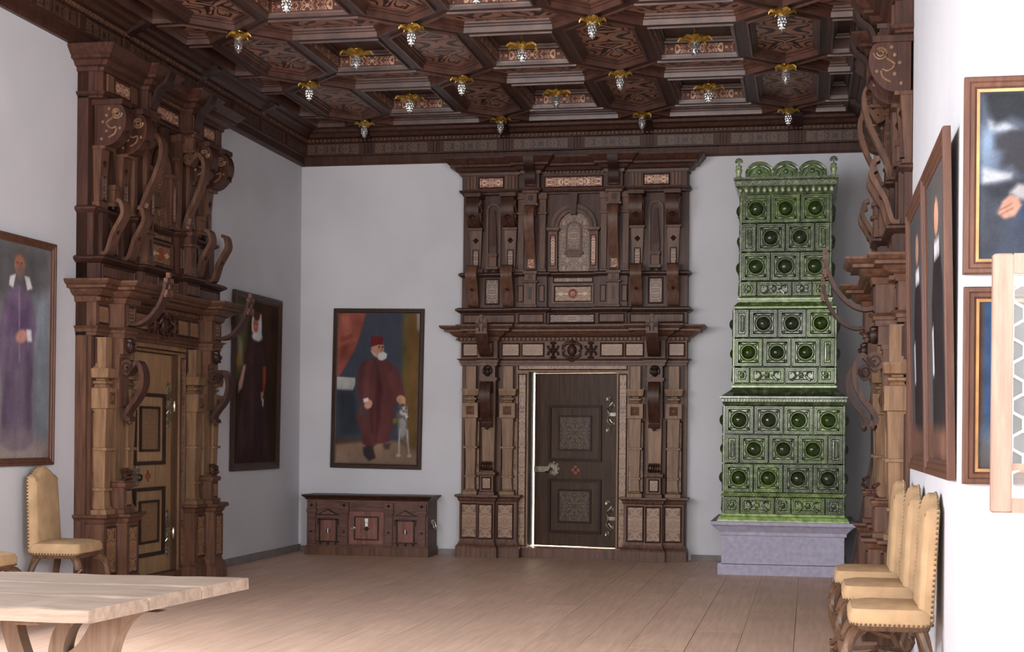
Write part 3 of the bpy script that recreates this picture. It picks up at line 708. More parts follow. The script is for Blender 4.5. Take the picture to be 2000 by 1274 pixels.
def leaf_door(name, label, hinge_loc, rotz, open_ang=0.0, light=False, gap=.0):
    """panelled door, hinge on its right edge; local x from -0.93 (lock side) to 0, front at -y"""
    root = bpy.data.objects.new(name, None); COL.objects.link(root); root.location = hinge_loc; root.rotation_euler = (0,0,rotz+open_ang); struct(root, label)
    DK, DM = (M['door_light'], M['door_light2']) if light else (M['door_wood'], M['door_wood2'])
    def P(n, mb, mat, loc=None, smooth=False, parent=root): return obj(n, mb, mat, parent, loc, smooth)
    w0, w1, z0, z1 = -.93, 0.0, .10+gap, 1.958
    P('leaf', MB().box(w0, w1, -.02, .03, z0, z1), DK)
    fx0, fx1 = w0+.165, w1-.165
    for a, b2 in ((.25, .83), (1.02, 1.62)):
        f = MB()
        def ringb(mb, x0, x1, za, zb, t, d0, d1):
            mb.box(x0, x1, -d1, -d0, za, za+t).box(x0, x1, -d1, -d0, zb-t, zb).box(x0, x0+t, -d1, -d0, za+t, zb-t).box(x1-t, x1, -d1, -d0, za+t, zb-t)
        ringb(f, fx0, fx1, a, b2, .028, .02, .048)
        pf = P('panel_frame', f, M['walnut_deep'])
        f2 = MB(); ringb(f2, fx0+.11, fx1-.11, a+.11, b2-.11, .02, .02, .044)
        P('inner_frame', f2, M['walnut_deep'], parent=pf)
        c = ((fx0+fx1)/2, -.026, (a+b2)/2)
        P('panel_field', MB().box(fx0+.03, fx1-.03, -.026, -.02, a+.03, b2-.03), DM, c)
        P('panel_inlay', MB().box(fx0+.13, fx1-.13, -.032, -.026, a+.13, b2-.13), M['inlay_door_light'] if light else M['inlay_door'], c)
    c = ((w0+w1)/2, -.022, .925)
    mb = MB()
    for k in range(4):
        t = PI/2*k; mb.ell((c[0]+.03*math.cos(t), -.022, c[2]+.03*math.sin(t)), (.022,.004,.022), 8, 4)
    P('flower_inlay', mb, M['medallion'])
    # strap hinges with scrolled ends
    for hz in (.42, 1.52):
        mb = MB()
        for s in (-1, 1):
            pts = [(-.075, -.03, hz)]+[(-.075-.03*math.sin(t*.9), -.03, hz+s*(.02+.022*t)) for t in range(1, 6)]
            mb.tube([(p[0], p[1], p[2]) for p in pts], [.014,.012,.011,.010,.010,.009], 6)
            c2 = (-.085, hz+s*.165)
            mb.tube([(c2[0]+q[0], -.03, c2[1]+q[1]) for q in spiral(0, 0, .008, .03, 0, 1.6, 16)], .007, 5)
            mb.tube([(c2[0]+.045+q[0]*.7, -.03, c2[1]-s*.07+q[1]*.7) for q in spiral(0, 0, .006, .028, 1, 1.4, 14)], .006, 5)
            mb.tube([(-.075, -.03, hz+s*.05), (-.05, -.03, hz+s*.09), (-.07, -.03, hz+s*.15), (-.075, -.03, hz+s*.21)], [.010,.009,.008,.004], 5)
        mb.box(-.09, .03, -.04, -.022, hz-.018, hz+.018)
        P('hinge', mb, M['iron'], smooth=True)
        P('hinge_pin', MB().lathe((.012, -.045, hz-.05), [(.010,0),(.016,.01),(.016,.09),(.010,.10)], 8), M['iron'], smooth=True)
    # box lock
    mb = MB().box(w0+.005, w0+.19, -.052, -.02, .90, .96).box(w0+.17, w0+.27, -.04, -.02, .885, .985)
    for t in range(8):
        a = 2*PI*t/8; mb.ell((w0+.23+.055*math.cos(a), -.032, .935+.065*math.sin(a)), (.022,.012,.022), 6, 4)
    lk = P('lock', mb, M['iron'])
    P('latch_handle', MB().tube([(w0+.2, -.055, .945), (w0+.21, -.085, .935), (w0+.19, -.09, .905), (w0+.15, -.085, .90)], [.009,.011,.010,.012], 6), M['darkiron'], parent=lk, smooth=True)
    return root
M['door_wood'] = wood('door_oak', (50, 36, 28), (78, 58, 44), .38)
M['door_light'] = wood('door_honey', (128, 98, 70), (164, 132, 98), .4)
M['door_light2'] = wood('door_honey_field', (138, 108, 78), (172, 140, 106), .4)
M['door_wood2'] = wood('door_field', (56, 42, 32), (84, 64, 48), .4)
M['inlay_door'] = inlay('door_marquetry', (62, 47, 36), (112, 90, 68), 22, width=.12, base2=(54, 40, 30))
M['inlay_door_light'] = inlay('door_marquetry_honey', (140, 108, 78), (106, 76, 52), 22, width=.12, base2=(126, 96, 68))

PB = thing('carved_portal', 'tall dark carved wooden portal around the ajar door on the back wall', 'portal', (-2.45, YB, 0), 0)
portal(PB)
PLf = copy_tree(PB); PLf.location = (XL, 11.97, 0); PLf.rotation_euler = (0,0,PI/2)
PLf['label'] = 'tall carved wooden portal with the closed honey-brown door on the left wall'
PRt = copy_tree(PB); PRt.location = (XR+.09, 11.0, 0); PRt.rotation_euler = (0,0,-PI/2)
PRt['label'] = 'carved wooden portal seen edge-on on the right wall, beside the green stove'
for q in (PB, PLf, PRt): q['group'] = 'carved portals'
leaf_door('door_1', 'dark panelled door standing ajar in the back portal, with iron hinges', (-2.45+.465, YB+.0, 0), 0, -0.20, gap=.012)
leaf_door('door_2', 'closed panelled door with iron strap hinges in the left portal', (XL+.035, 11.97+.465, 0), PI/2, light=True)
leaf_door('door_3', 'closed panelled door hidden in the right wall portal', (XR+.02, 11.0-.465, 0), -PI/2)
for px, q in ((PB, 0),):
    pass

# ------------------------------------------------------------------ green tiled stove
SX, SY = -0.235, 14.45           # centre x, front plane y
stove = thing('tile_stove', 'tall green glazed tile stove on a pale lavender masonry base', 'stove', (SX, SY, 0))
def SP(n, mb, mat, loc=None, smooth=False, parent=stove): return obj(n, mb, mat, parent, loc, smooth)
def rect_path(hw, dep): return [(-hw, -dep), (-hw, 0), (hw, 0), (hw, -dep)]   # (x, d) with d=0 at the front plane
SD = 1.25
SP('base_step', MB().sweep(rect_path(.60, SD), [(0,0),(0,.105),(-.03,.115)]), M['stone'])
SP('base_body', MB().sweep(rect_path(.565, SD), [(0,.1),(0,.37),(.02,.375),(.02,.405),(.035,.42),(.075,.46),(.10,.475),(.10,.505),(-.4,.505)]), M['stone'])
def tile_mesh(w, h, kind):
    """glazed tile in the xz plane, centred, front towards -y"""
    mb = MB(); hw, hh = w/2, h/2
    def fr(i, d): return [(-hw+i, -d, -hh+i), (hw-i, -d, -hh+i), (hw-i, -d, hh-i), (-hw+i, -d, hh-i)]
    mb.loft([fr(0, -.03), fr(0, .012), fr(.008, .022), fr(.016, .022), fr(.022, .010), fr(.030, .010), fr(.034, .015), fr(.040, .006)], cap=False)
    q = fr(.040, .006)
    if kind == 'bowl':
        n = 24; R = min(hw, hh)-.043
        sq = []
        for k in range(n):
            a = 2*PI*(k+.5)/n; c, s_ = math.cos(a), math.sin(a); t = (hw-.040)/max(abs(c), abs(s_)); sq.append((t*c, -.006, t*s_))
        loops = [sq]
        for r, d in ((R, .006), (R-.003, .017), (R-.009, .020), (R-.015, .013), (R-.019, .013), (R-.022, .019), (R-.026, .016), (R-.029, .004)):
            loops.append([(r*math.cos(2*PI*(k+.5)/n), -d, r*math.sin(2*PI*(k+.5)/n)) for k in range(n)])
        mb.loft(loops, cap=False)
        mb.mark = len(mb.f); Rd = R-.029; dome = []
        for q_ in range(8):
            t_ = PI/2*q_/7; r = max(Rd*math.cos(t_), .001); d = .004+.052*math.sin(t_)
            dome.append([(r*math.cos(2*PI*(k+.5)/n), -d, r*math.sin(2*PI*(k+.5)/n)) for k in range(n)])
        mb.loft(dome, cap=False); mb.mark2 = len(mb.f)
        for sx in (-1, 1):
            for sz in (-1, 1):
                c = (sx*(hw-.058), -.008, sz*(hh-.058))
                mb.ell(c, (.014,.009,.014), 6, 4)
                mb.tube([(c[0]-sx*.0, -.012, c[2]-sz*.032), (c[0]+sx*.008, -.014, c[2]), (c[0]-sx*.032, -.012, c[2]+sz*.0)], [.004,.008,.004], 5)
    elif kind == 'half':
        n = 10; r1 = hw-.050
        def ov(r, d):
            e = hh-.055-r1
            return [(r*math.cos(PI*k/n), -d, e+r*math.sin(PI*k/n)) for k in range(n+1)]+[(-r*math.cos(PI*k/n), -d, -e-r*math.sin(PI*k/n)) for k in range(n+1)]
        mb.add(q, [(0,1,2,3)])
        mb.loft([ov(r1+.008, .005), ov(r1+.006, .018), ov(r1-.003, .02), ov(r1-.006, .0075), ov(r1-.012, .0065), ov(max(.004, r1-.016), .014), ov(.002, .017)], cap=False)
    else:
        mb.add(q, [(0,1,2,3)])
        m = max(1, round((w-.08)/.075))
        for i in range(m):
            cx = -hw+.04+(i+.5)*(w-.08)/m
            if m > 1 and m % 2 == 1 and i == m//2 or m == 1:
                mb.ell((cx, -.012, 0), (.026,.016,.03), 8, 6); mb.ell((cx, -.02, .01), (.014,.014,.016), 6, 4)
                for a in range(6): mb.ell((cx+.038*math.cos(a*PI/3), -.009, .04*math.sin(a*PI/3)), (.011,.010,.011), 5, 4)
            else:
                s_ = 1 if cx < 0 else -1
                mb.tube([(cx-s_*.03, -.010, -.035), (cx-s_*.01, -.018, -.045), (cx+s_*.025, -.018, -.01), (cx+s_*.01, -.018, .03), (cx-s_*.025, -.014, .035), (cx-s_*.02, -.012, .012)], [.009,.015,.014,.012,.010,.006], 6)
                mb.ell((cx+s_*.02, -.014, .038), (.012,.010,.012), 6, 4)
    return mb
T = .268
PROTO = {}
def tile(w, h, kind, loc, rotz, parent):
    key = (round(w, 3), round(h, 3), kind)
    mat = {'bowl': M['glaze'], 'half': M['glaze'], 'relief': M['glaze']}[kind]
    if key not in PROTO:
        tm = tile_mesh(w, h, kind)
        o = obj('tile', tm, [mat, M['glaze_dome']], parent, None, True); PROTO[key] = o
        if kind == 'bowl':
            for fi in range(tm.mark, tm.mark2): o.data.polygons[fi].material_index = 1
        o.location = loc; o.rotation_euler = (0,0,rotz)
    else: inst(PROTO[key], parent, loc, (0,0,rotz))
def tile_row(parent, hw, dep, y0, zc, h, spec_front, spec_side):
    """spec: list of (kind, width) left to right, widths scaled to fit"""
    for spec, length, place in ((spec_front, 2*hw, 'f'), (spec_side, dep, 'l'), (spec_side, dep, 'r')):
        tot = sum(s_[1] for s_ in spec); k = length/tot; p = 0
        for kind, w_ in spec:
            w2 = w_*k-.006; c = p+w_*k/2; p += w_*k
            if place == 'f': tile(w2, h-.006, kind, (-hw+c, y0, zc), 0, parent)
            elif place == 'l': tile(w2, h-.006, kind, (-hw, y0+dep-c, zc), -PI/2, parent)
            else: tile(w2, h-.006, kind, (hw, y0+c, zc), PI/2, parent)
B, H_, = ('bowl', 1.0), ('half', .52)
def R_(w_): return ('relief', w_)
# lower tier
def tier(hw, dep, y0, z0, z1):
    return SP('tier_core', MB().box(-hw+.085, hw-.085, y0+.085, y0+dep-.03, z0, z1), M['glaze_dark'])
t1 = tier(.548, 1.10, .045, .50, 1.62)
def shifted(hw, dep, y0): return [(-hw, -(y0+dep)), (-hw, -y0), (hw, -y0), (hw, -(y0+dep))]
SP('foot_moulding', MB().sweep(shifted(.548, 1.1, .045), [(.06,.50),(.06,.515),(.05,.53),(.045,.545),(.02,.555),(.015,.575),(-.02,.578)]), M['glaze_light'], smooth=True)
tile_row(stove, .548, 1.08, .045, .655, .165, [R_(.75), R_(1.6), R_(.75), R_(1.55), R_(.8)], [R_(.75), R_(1.6), R_(.75), R_(1.55)])
rope = MB()
n = 46
for i in range(n):
    a = -.56+1.12*i/(n-1); rope.tube([(a-.014, .03, .742), (a, .012, .755), (a+.014, .03, .768)], [.008,.012,.008], 5)
SP('rope_moulding', rope.sweep(shifted(.548, 1.1, .045), [(0,.738),(.012,.742),(.018,.755),(.012,.768),(0,.772)]), M['glaze_light'], smooth=True)
TZ = .273
z = .775+TZ/2
tile_row(stove, .548, 1.08, .045, z, TZ, [B]*4, [B]*4)
tile_row(stove, .548, 1.08, .045, z+TZ, TZ, [H_, B, B, B, H_], [H_, B, B, B, H_])
tile_row(stove, .548, 1.08, .045, z+2*TZ, TZ, [B]*4, [B]*4)
SP('tier_cornice', MB().sweep(shifted(.548, 1.1, .045), [(0,1.592),(.015,1.60),(.02,1.62),(.03,1.63),(.03,1.655),(.045,1.662),(.045,1.68),(.02,1.69),(-.06,1.745),(-.07,1.765),(-.2,1.765)]), M['glaze'], smooth=True)
mb = MB()
for i in range(40): a = -.55+1.1*i/39; mb.ell((a, .012, 1.643), (.012,.008,.010), 5, 4)
SP('bead_row', mb, M['glaze_light'], smooth=True)['kind'] = 'stuff'
# middle tier
y2 = .115
t2 = tier(.466, .95, y2, 1.76, 2.52)
SP('foot_moulding', MB().sweep(shifted(.466, .95, y2), [(.02,1.765),(.02,1.782),(.005,1.788),(0,1.80)]), M['glaze_light'], smooth=True)
tile_row(stove, .466, .93, y2, 1.88, .155, [R_(.7), R_(1.55), R_(1.45), R_(.75)], [R_(.7), R_(1.55), R_(1.45)])
z = 1.96+TZ/2
tile_row(stove, .466, .93, y2, z, TZ, [B, B, B, H_], [B, B, B, H_])
tile_row(stove, .466, .93, y2, z+TZ, TZ, [H_, B, B, B], [H_, B, B, B])
SP('tier_cornice', MB().sweep(shifted(.466, .95, y2), [(0,2.505),(.012,2.512),(.012,2.53),(-.03,2.575),(-.03,2.60),(-.2,2.60)]), M['glaze'], smooth=True)
# top tier
y3 = .165
t3 = tier(.412, .85, y3, 2.58, 3.52)
SP('foot_moulding', MB().sweep(shifted(.412, .85, y3), [(.03,2.598),(.03,2.612),(.012,2.618),(0,2.628)]), M['glaze_light'], smooth=True)
tile_row(stove, .412, .83, y3, 2.70, .145, [R_(.75), R_(1.65), R_(.95), R_(.8)], [R_(.75), R_(1.65), R_(.95)])
z = 2.775+TZ/2
tile_row(stove, .412, .83, y3, z, TZ, [B]*3, [B]*3)
tile_row(stove, .412, .83, y3, z+TZ, TZ, [H_, B, B, H_], [H_, B, B, H_])
tile_row(stove, .412, .83, y3, z+2*TZ, TZ, [B]*3, [B]*3)
SP('crown_cornice', MB().sweep(shifted(.412, .85, y3), [(0,3.585),(.012,3.60),(.02,3.63),(.045,3.66),(.06,3.67),(.06,3.72),(.075,3.73),(.075,3.75),(-.3,3.75)]), M['glaze'], smooth=True)
mb = MB()
for i in range(16):
    a = -.425+.85*i/15
    mb.ell((a, y3-.04, 3.632), (.02,.016,.028), 6, 5)
SP('gadroon_row', mb, M['glaze_light'], smooth=True)['kind'] = 'stuff'
mb = MB()
for i in range(14):
    a = -.44+.88*i/13; mb.tube([(a-.025, y3-.062, 3.68), (a, y3-.07, 3.71), (a+.025, y3-.062, 3.685)], [.006,.010,.006], 5)
SP('leaf_row', mb, M['glaze_light'], smooth=True)['kind'] = 'stuff'
# pierced cresting
for i in range(3):
    cx = -.245+.245*i
    out = bez([(-.125, 0), (-.12, .07), (-.07, .125), (0, .145), (.07, .125), (.12, .07), (.125, 0)], 4)
    c = SP('crest', MB().prism([(cx+p[0], 3.748+p[1]) for p in out], y3-.055, y3-.03), M['glaze_dark'])
    mb = MB()
    for s in (-1, 1):
        mb.tube([(cx+s*.10, y3-.06, 3.76), (cx+s*.085, y3-.068, 3.82), (cx+s*.04, y3-.07, 3.85), (cx, y3-.068, 3.855)], [.008,.012,.012,.008], 6)
        mb.tube([(cx+s*.06, y3-.06, 3.755), (cx+s*.055, y3-.066, 3.79), (cx+s*.03, y3-.066, 3.80)], [.006,.009,.006], 5)
    mb.tube([(cx+p[0], y3-.058, 3.748+p[1]*.98) for p in out], .009, 5)
    mb.ell((cx, y3-.068, 3.80), (.02,.014,.024), 8, 6)
    obj('crest_relief', mb, M['glaze'], c, None, True)
    if i < 2: SP('crest_button', MB().ell((cx+.1225, y3-.06, 3.80), (.016,.012,.016), 8, 6), M['glaze_light'], smooth=True)
for s in (-1, 1):
    f = SP('finial_vase', MB().lathe((s*.44, y3-.02, 3.75), [(.03,0),(.032,.01),(.02,.02),(.026,.05),(.034,.075),(.03,.085),(.022,.09),(.03,.11),(.02,.125)], 10), M['glaze_light'], smooth=True)
    mb = MB()
    for k in range(5):
        a = PI/2+2*PI*k/5*.8-PI*.64+PI*.0
        mb.ell((s*.44+.024*math.cos(PI/2+(k-2)*.75), y3-.02, 3.905+.024*math.sin(PI/2+(k-2)*.75)), (.014,.010,.014), 6, 5)
    mb.tube([(s*.44, y3-.02, 3.87), (s*.44, y3-.02, 3.91)], .006, 5)
    obj('finial_leaf', mb, M['glaze_dark'], f, None, True)

# ------------------------------------------------------------------ chest
chest = thing('carved_chest', 'low dark wooden chest with pedimented panels below the portrait on the back wall', 'chest', (-4.595, YB-.03, 0))
cw, cd, ch = .665, .40, .64
def CP(n, mb, mat, loc=None, parent=chest): return obj(n, mb, mat, parent, loc)
CP('plinth', MB().box(-cw-.015, cw+.015, -cd-.03, 0, 0, .085).box(-cw-.005, cw+.005, -cd-.018, 0, .085, .10), M['chest'] if 'chest' in M else M['walnut_mid'])
M['chest'] = wood('chest_wood', (72, 47, 41), (116, 82, 72), .5, grain=(2, 14, 14))
M['chest2'] = wood('chest_panel', (92, 58, 50), (138, 94, 82), .5, grain=(14, 14, 2))
CP('body', MB().box(-cw, cw, -cd, 0, .10, ch-.05), M['chest'])
CP('lid', MB().sweep([(-cw, 0), (-cw, cd), (cw, cd), (cw, 0)], [(0,ch-.055),(.012,ch-.05),(.02,ch-.035),(.045,ch-.015),(.05,ch),(-.35,ch+.002)]), M['walnut'])
F = -cd
for px in (-.605, -.245, .245, .605):
    CP('pilaster', MB().box(px-.04, px+.04, F-.025, F, .11, .56).box(px-.055, px+.055, F-.04, F, .455, .485).box(px-.05, px+.05, F-.035, F, .43, .445).box(px-.048, px+.048, F-.033, F, .40, .41).box(px-.05, px+.05, F-.03, F, .49, .56), M['chest'])
    st = CP('stud', MB().stack(0, 0, [(0,.014),(.01,.002)]), M['walnut_deep']); st.matrix_local = Matrix.Translation((px, F-.03, .53)) @ Matrix.Rotation(PI/2, 4, 'X') @ Matrix.Rotation(PI/4, 4, 'Z')
    CP('oval_boss', MB().lathe((px, F-.025, .25), [(.012,0),(.012,-.006),(.006,-.009)], 10, 'y'), M['walnut_deep'])
for px in (-.425, .425):
    fr = MB().box(px-.10, px-.085, F-.02, F, .15, .385).box(px+.085, px+.10, F-.02, F, .15, .385).box(px-.115, px+.115, F-.02, F, .37, .387)
    fr.box(px-.115, px-.10, F-.02, F, .32, .37).box(px+.10, px+.115, F-.02, F, .32, .37).box(px-.12, px+.12, F-.022, F, .135, .15)
    CP('panel_frame', fr, M['walnut_deep'])
    CP('panel', MB().box(px-.085, px+.085, F-.008, F, .15, .37), M['chest2'])
    tri = MB().prism([(px-.125,.425),(px+.125,.425),(px,.49)], F-.03, F)
    pd = CP('pediment', tri, M['walnut_deep'])
    CP('pediment_field', MB().prism([(px-.08,.435),(px+.08,.435),(px,.475)], F-.034, F), M['chest2'], parent=pd)
    CP('keyhole_plate', MB().lathe((px, F-.008, .255), [(.024,0),(.024,-.01),(.012,-.012)], 12, 'y'), M['walnut_deep'])
    CP('bone_inset', MB().box(px-.006, px+.006, F-.024, F-.01, .235, .28), M['bone'] if 'bone' in M else M['plaster'])
    for k in (-1, 0, 1):
        CP('button', MB().lathe((px+k*.085, F, .12), [(.012,0),(.012,-.012),(.004,-.016)], 8, 'y'), M['walnut_deep'])
CP('centre_panel', MB().box(-.19, .19, F-.01, F, .125, .465), M['chest2'])
cf = MB().box(-.135, .135, F-.022, F, .165, .178).box(-.135, .135, F-.022, F, .405, .418).box(-.135, -.122, F-.022, F, .178, .405).box(.122, .135, F-.022, F, .178, .405)
CP('centre_frame', cf, M['walnut_deep'])
M['paper'] = plain('white_paper', (226, 224, 220), .8)
lb = MB().box(-.018, .018, F-.016, F-.01, .355, .395).box(-.014, .014, F-.016, F-.01, .31, .35)
CP('white_label', lb, M['paper'])
st = CP('keyhole', MB().stack(0, 0, [(0,.02),(.006,.012)]), M['walnut_deep']); st.matrix_local = Matrix.Translation((0, F-.01, .285)) @ Matrix.Rotation(PI/2, 4, 'X') @ Matrix.Rotation(PI/4, 4, 'Z')
mb = MB().tube([(-.16, F-.012, .305), (-.14, F-.035, .31), (-.12, F-.03, .295), (-.13, F-.03, .27)], .008, 6).box(-.17, -.12, F-.016, F-.01, .28, .30)
CP('latch', mb, M['iron'])
CP('side_handle', MB().tube([(cw+.01, -.16, .36), (cw+.03, -.15, .30), (cw+.035, -.2, .28), (cw+.03, -.25, .30), (cw+.01, -.24, .36)], .010, 6).box(cw-.002, cw+.012, -.25, -.15, .345, .385), M['iron'])

# ------------------------------------------------------------------ upholstered chairs
def make_chair():
    root = thing('upholstered_chair', '', 'chair')
    def P(n, mb, mat, smooth=True, parent=root): return obj(n, mb, mat, parent, None, smooth)
    W_, D_ = .225, .19          # half width, half depth ; front towards -y, back at +y
    def rr(hw, hd, z, r=.05, yo=0):
        pts = []
        for cx, cy, a0 in ((hw-r, hd-r, 0), (-hw+r, hd-r, PI/2), (-hw+r, -hd+r, PI), (hw-r, -hd+r, 1.5*PI)):
            for k in range(5): a = a0+PI/2*k/4; pts.append((cx+r*math.cos(a), cy+r*math.sin(a)+yo, z))
        return pts
    P('seat_rail', MB().loft([rr(W_-.01, D_-.01, .42), rr(W_-.004, D_-.004, .435), rr(W_-.004, D_-.004, .45)]), M['chair_wood'])
    P('seat_cushion', MB().loft([rr(W_, D_, .445), rr(W_+.012, D_+.012, .47), rr(W_+.012, D_+.012, .50), rr(W_, D_, .527), rr(W_-.05, D_-.05, .542), rr(W_-.13, D_-.13, .548)]), M['fabric'])
    nm = MB()
    loop = rr(W_+.006, D_+.006, .453)
    per = []
    for i in range(len(loop)):
        a, b2 = Vector(loop[i]), Vector(loop[(i+1) % len(loop)]); k = max(1, int((b2-a).length/.022))
        per += [a.lerp(b2, j/k) for j in range(k)]
    for p in per: nm.ell(tuple(p), (.007,.007,.007), 5, 4)
    P('seat_nails', nm, M['nail'])['kind'] = 'stuff'
    # tall back with an arched, shouldered top, raked backwards
    def outline(i):
        return [(-W_+i, .47), (W_-i, .47), (W_-.012-i, .80), (W_-.025-i, 1.0-i*.5)]+[(x_, z_-i) for x_, z_ in ((.185,1.02), (.13,1.035), (.085,1.065), (.04,1.085), (0,1.09), (-.04,1.085), (-.085,1.065), (-.13,1.035), (-.185,1.02))]+[(-W_+.025+i, 1.0-i*.5), (-W_+.012+i, .80)]
    def bk(i, t): return [(x_, D_-.022+(z_-.44)*.055+t, z_) for x_, z_ in outline(i)]
    P('backrest', MB().loft([bk(.04, -.048), bk(.018, -.042), bk(0, -.022), bk(0, .02), bk(.012, .026)]), M['fabric'])
    nm = MB(); ol = bk(0, .014)
    for i in range(1, len(ol)):
        a, b2 = Vector(ol[i]), Vector(ol[(i+1) % len(ol)])
        k = max(1, int((b2-a).length/.024))
        for j in range(k):
            p = a.lerp(b2, j/k); nm.ell((p.x*1.012, p.y, p.z), (.007,.007,.007), 5, 4)
    P('back_nails', nm, M['nail'])['kind'] = 'stuff'
    for sx in (-1, 1):
        # front cabriole legs, flat and boldly curved
        pts = bez([(sx*(W_-.06), -D_+.05, .43), (sx*(W_+.0), -D_+.0, .39), (sx*(W_+.02), -D_-.03, .28), (sx*(W_-.005), -D_+.0, .16), (sx*(W_-.02), -D_+.02, .08), (sx*(W_+.0), -D_-.01, .03), (sx*(W_+.01), -D_-.03, .022)], 4)
        rr_ = [.034-.013*min(1, i/(len(pts)*.55)) for i in range(len(pts))]; rr_[-1] = .026; rr_[-2] = .026; rr_[-3] = .024
        P('leg', MB().tube(pts, rr_, 8), M['chair_wood'])
        pts = bez([(sx*(W_-.05), D_-.05, .43), (sx*(W_-.02), D_-.03, .37), (sx*(W_-.005), D_-.01, .26), (sx*(W_-.03), D_-.04, .14), (sx*(W_-.02), D_+.01, .05), (sx*(W_-.015), D_+.04, .018)], 4)
        P('leg', MB().tube(pts, [.03-.01*min(1, i/(len(pts)*.6)) for i in range(len(pts))], 8), M['chair_wood'])
        P('stretcher', MB().tube(bez([(sx*(W_-.03), -D_+.02, .12), (sx*(W_-.07), -.08, .13), (sx*.07, 0, .15), (sx*(W_-.07), .08, .13), (sx*(W_-.03), D_-.03, .12)], 4), [.013]*17, 6), M['chair_wood'])
    P('cross_stretcher', MB().tube([(-.075, 0, .15), (-.03, 0, .15), (0, 0, .155), (.03, 0, .15), (.075, 0, .15)], [.010,.014,.022,.014,.010], 8), M['chair_wood'])
    return root
c0 = make_chair()
spots = [((XL+.295, 10.08), PI/2+.05, 'ochre upholstered chair standing beside the left portal'),
         ((XL+.295, 8.86), PI/2, 'ochre chair cut off by the left photo edge, only its seat corner showing'),
         ((XR-.265, 9.52), -PI/2, 'farthest of three ochre upholstered chairs along the right wall, next to the portal'),
         ((XR-.24, 8.60), -PI/2, 'middle of the three ochre upholstered chairs along the right wall'),
         ((XR-.235, 7.50), -PI/2, 'nearest of the three ochre upholstered chairs along the right wall')]
for i, ((cx, cy), rz, lb_) in enumerate(spots):
    c = c0 if i == 0 else copy_tree(c0)
    c.location = (cx, cy, 0); c.rotation_euler = (0,0,rz)
    if i < 2: c.scale = (.96, .96, .96)
    c['label'] = lb_; c['label'] = lb_; c['group'] = 'upholstered chairs along the walls'

# ------------------------------------------------------------------ table in the foreground
table = thing('trestle_table', 'long worn wooden table on curved trestle legs in the left foreground', 'table', (-3.36, 4.87, 0))
def TP(n, mb, mat, loc=None, smooth=False): return obj(n, mb, mat, table, loc, smooth)
hl, hwid = 1.30, .55
pl = [-.55, -.19, .18, .55]
rt = random.Random(5)
for i in range(3):
    y0, y1 = pl[i]+.002, pl[i+1]-.002
    mb = MB(); n = 28
    def edge(y_, amp):
        return [y_+(rt.uniform(-amp, amp)) for _ in range(n+1)]
    e0 = edge(y0, .006 if i == 0 else 0.0005); e1 = edge(y1, .012 if i == 2 else .0005)
    loops = []
    for k in range(n+1):
        xx = -hl+2*hl*k/n; zt = .76+rt.uniform(-.0025, .0025)
        def sk(y_): return xx-(.09*(1-(y_+.55)/1.1) if k == n else 0)
        loops.append([(sk(e0[k]), e0[k], .717), (sk(e1[k]), e1[k], .717), (sk(e1[k]), e1[k]-.006, zt-.004), (sk(e1[k]), e1[k]-.02, zt), (sk(e0[k]), e0[k]+.02, zt), (sk(e0[k]), e0[k]+.006, zt-.004)])
    TP('plank', mb.loft(loops), M['table'])
# batten under the top and curved legs
M['table_leg'] = wood('table_leg_wood', (92, 74, 60), (124, 102, 86), .6)
for sx in (-1, 1):
    TP('batten', MB().cham(sx*.93-.05, sx*.93+.05, -.44, .46, .69, .717, .006), M['table_leg'])
    outl = bez([(1.19,.69), (1.12,.685), (1.06,.635), (1.02,.54), (.99,.36), (.97,.16), (1.0,0)], 5)+bez([(.70,0), (.74,.16), (.77,.36), (.785,.53), (.80,.60), (.83,.66), (.83,.69)], 5)
    outl += bez([(.895,.69), (.89,.655), (.86,.61), (.845,.56), (.85,.54), (.89,.565), (.93,.62), (.96,.69)], 4)
    TP('curved_leg', MB().prism([(sx*p[0], p[1]) for p in outl], -.01, .07), M['table_leg'])
    outl = bez([(.655,.717), (.66,.64), (.69,.54), (.74,.42), (.79,.30)], 5)+bez([(.74,.24), (.68,.40), (.635,.52), (.605,.62), (.60,.717)], 5)
    TP('curved_brace', MB().prism([(sx*p[0], p[1]) for p in outl], .0, .06), M['table_leg'])
TP('floor_rail', MB().cham(-.95, .95, .0, .06, .10, .17, .01), M['table_leg'])

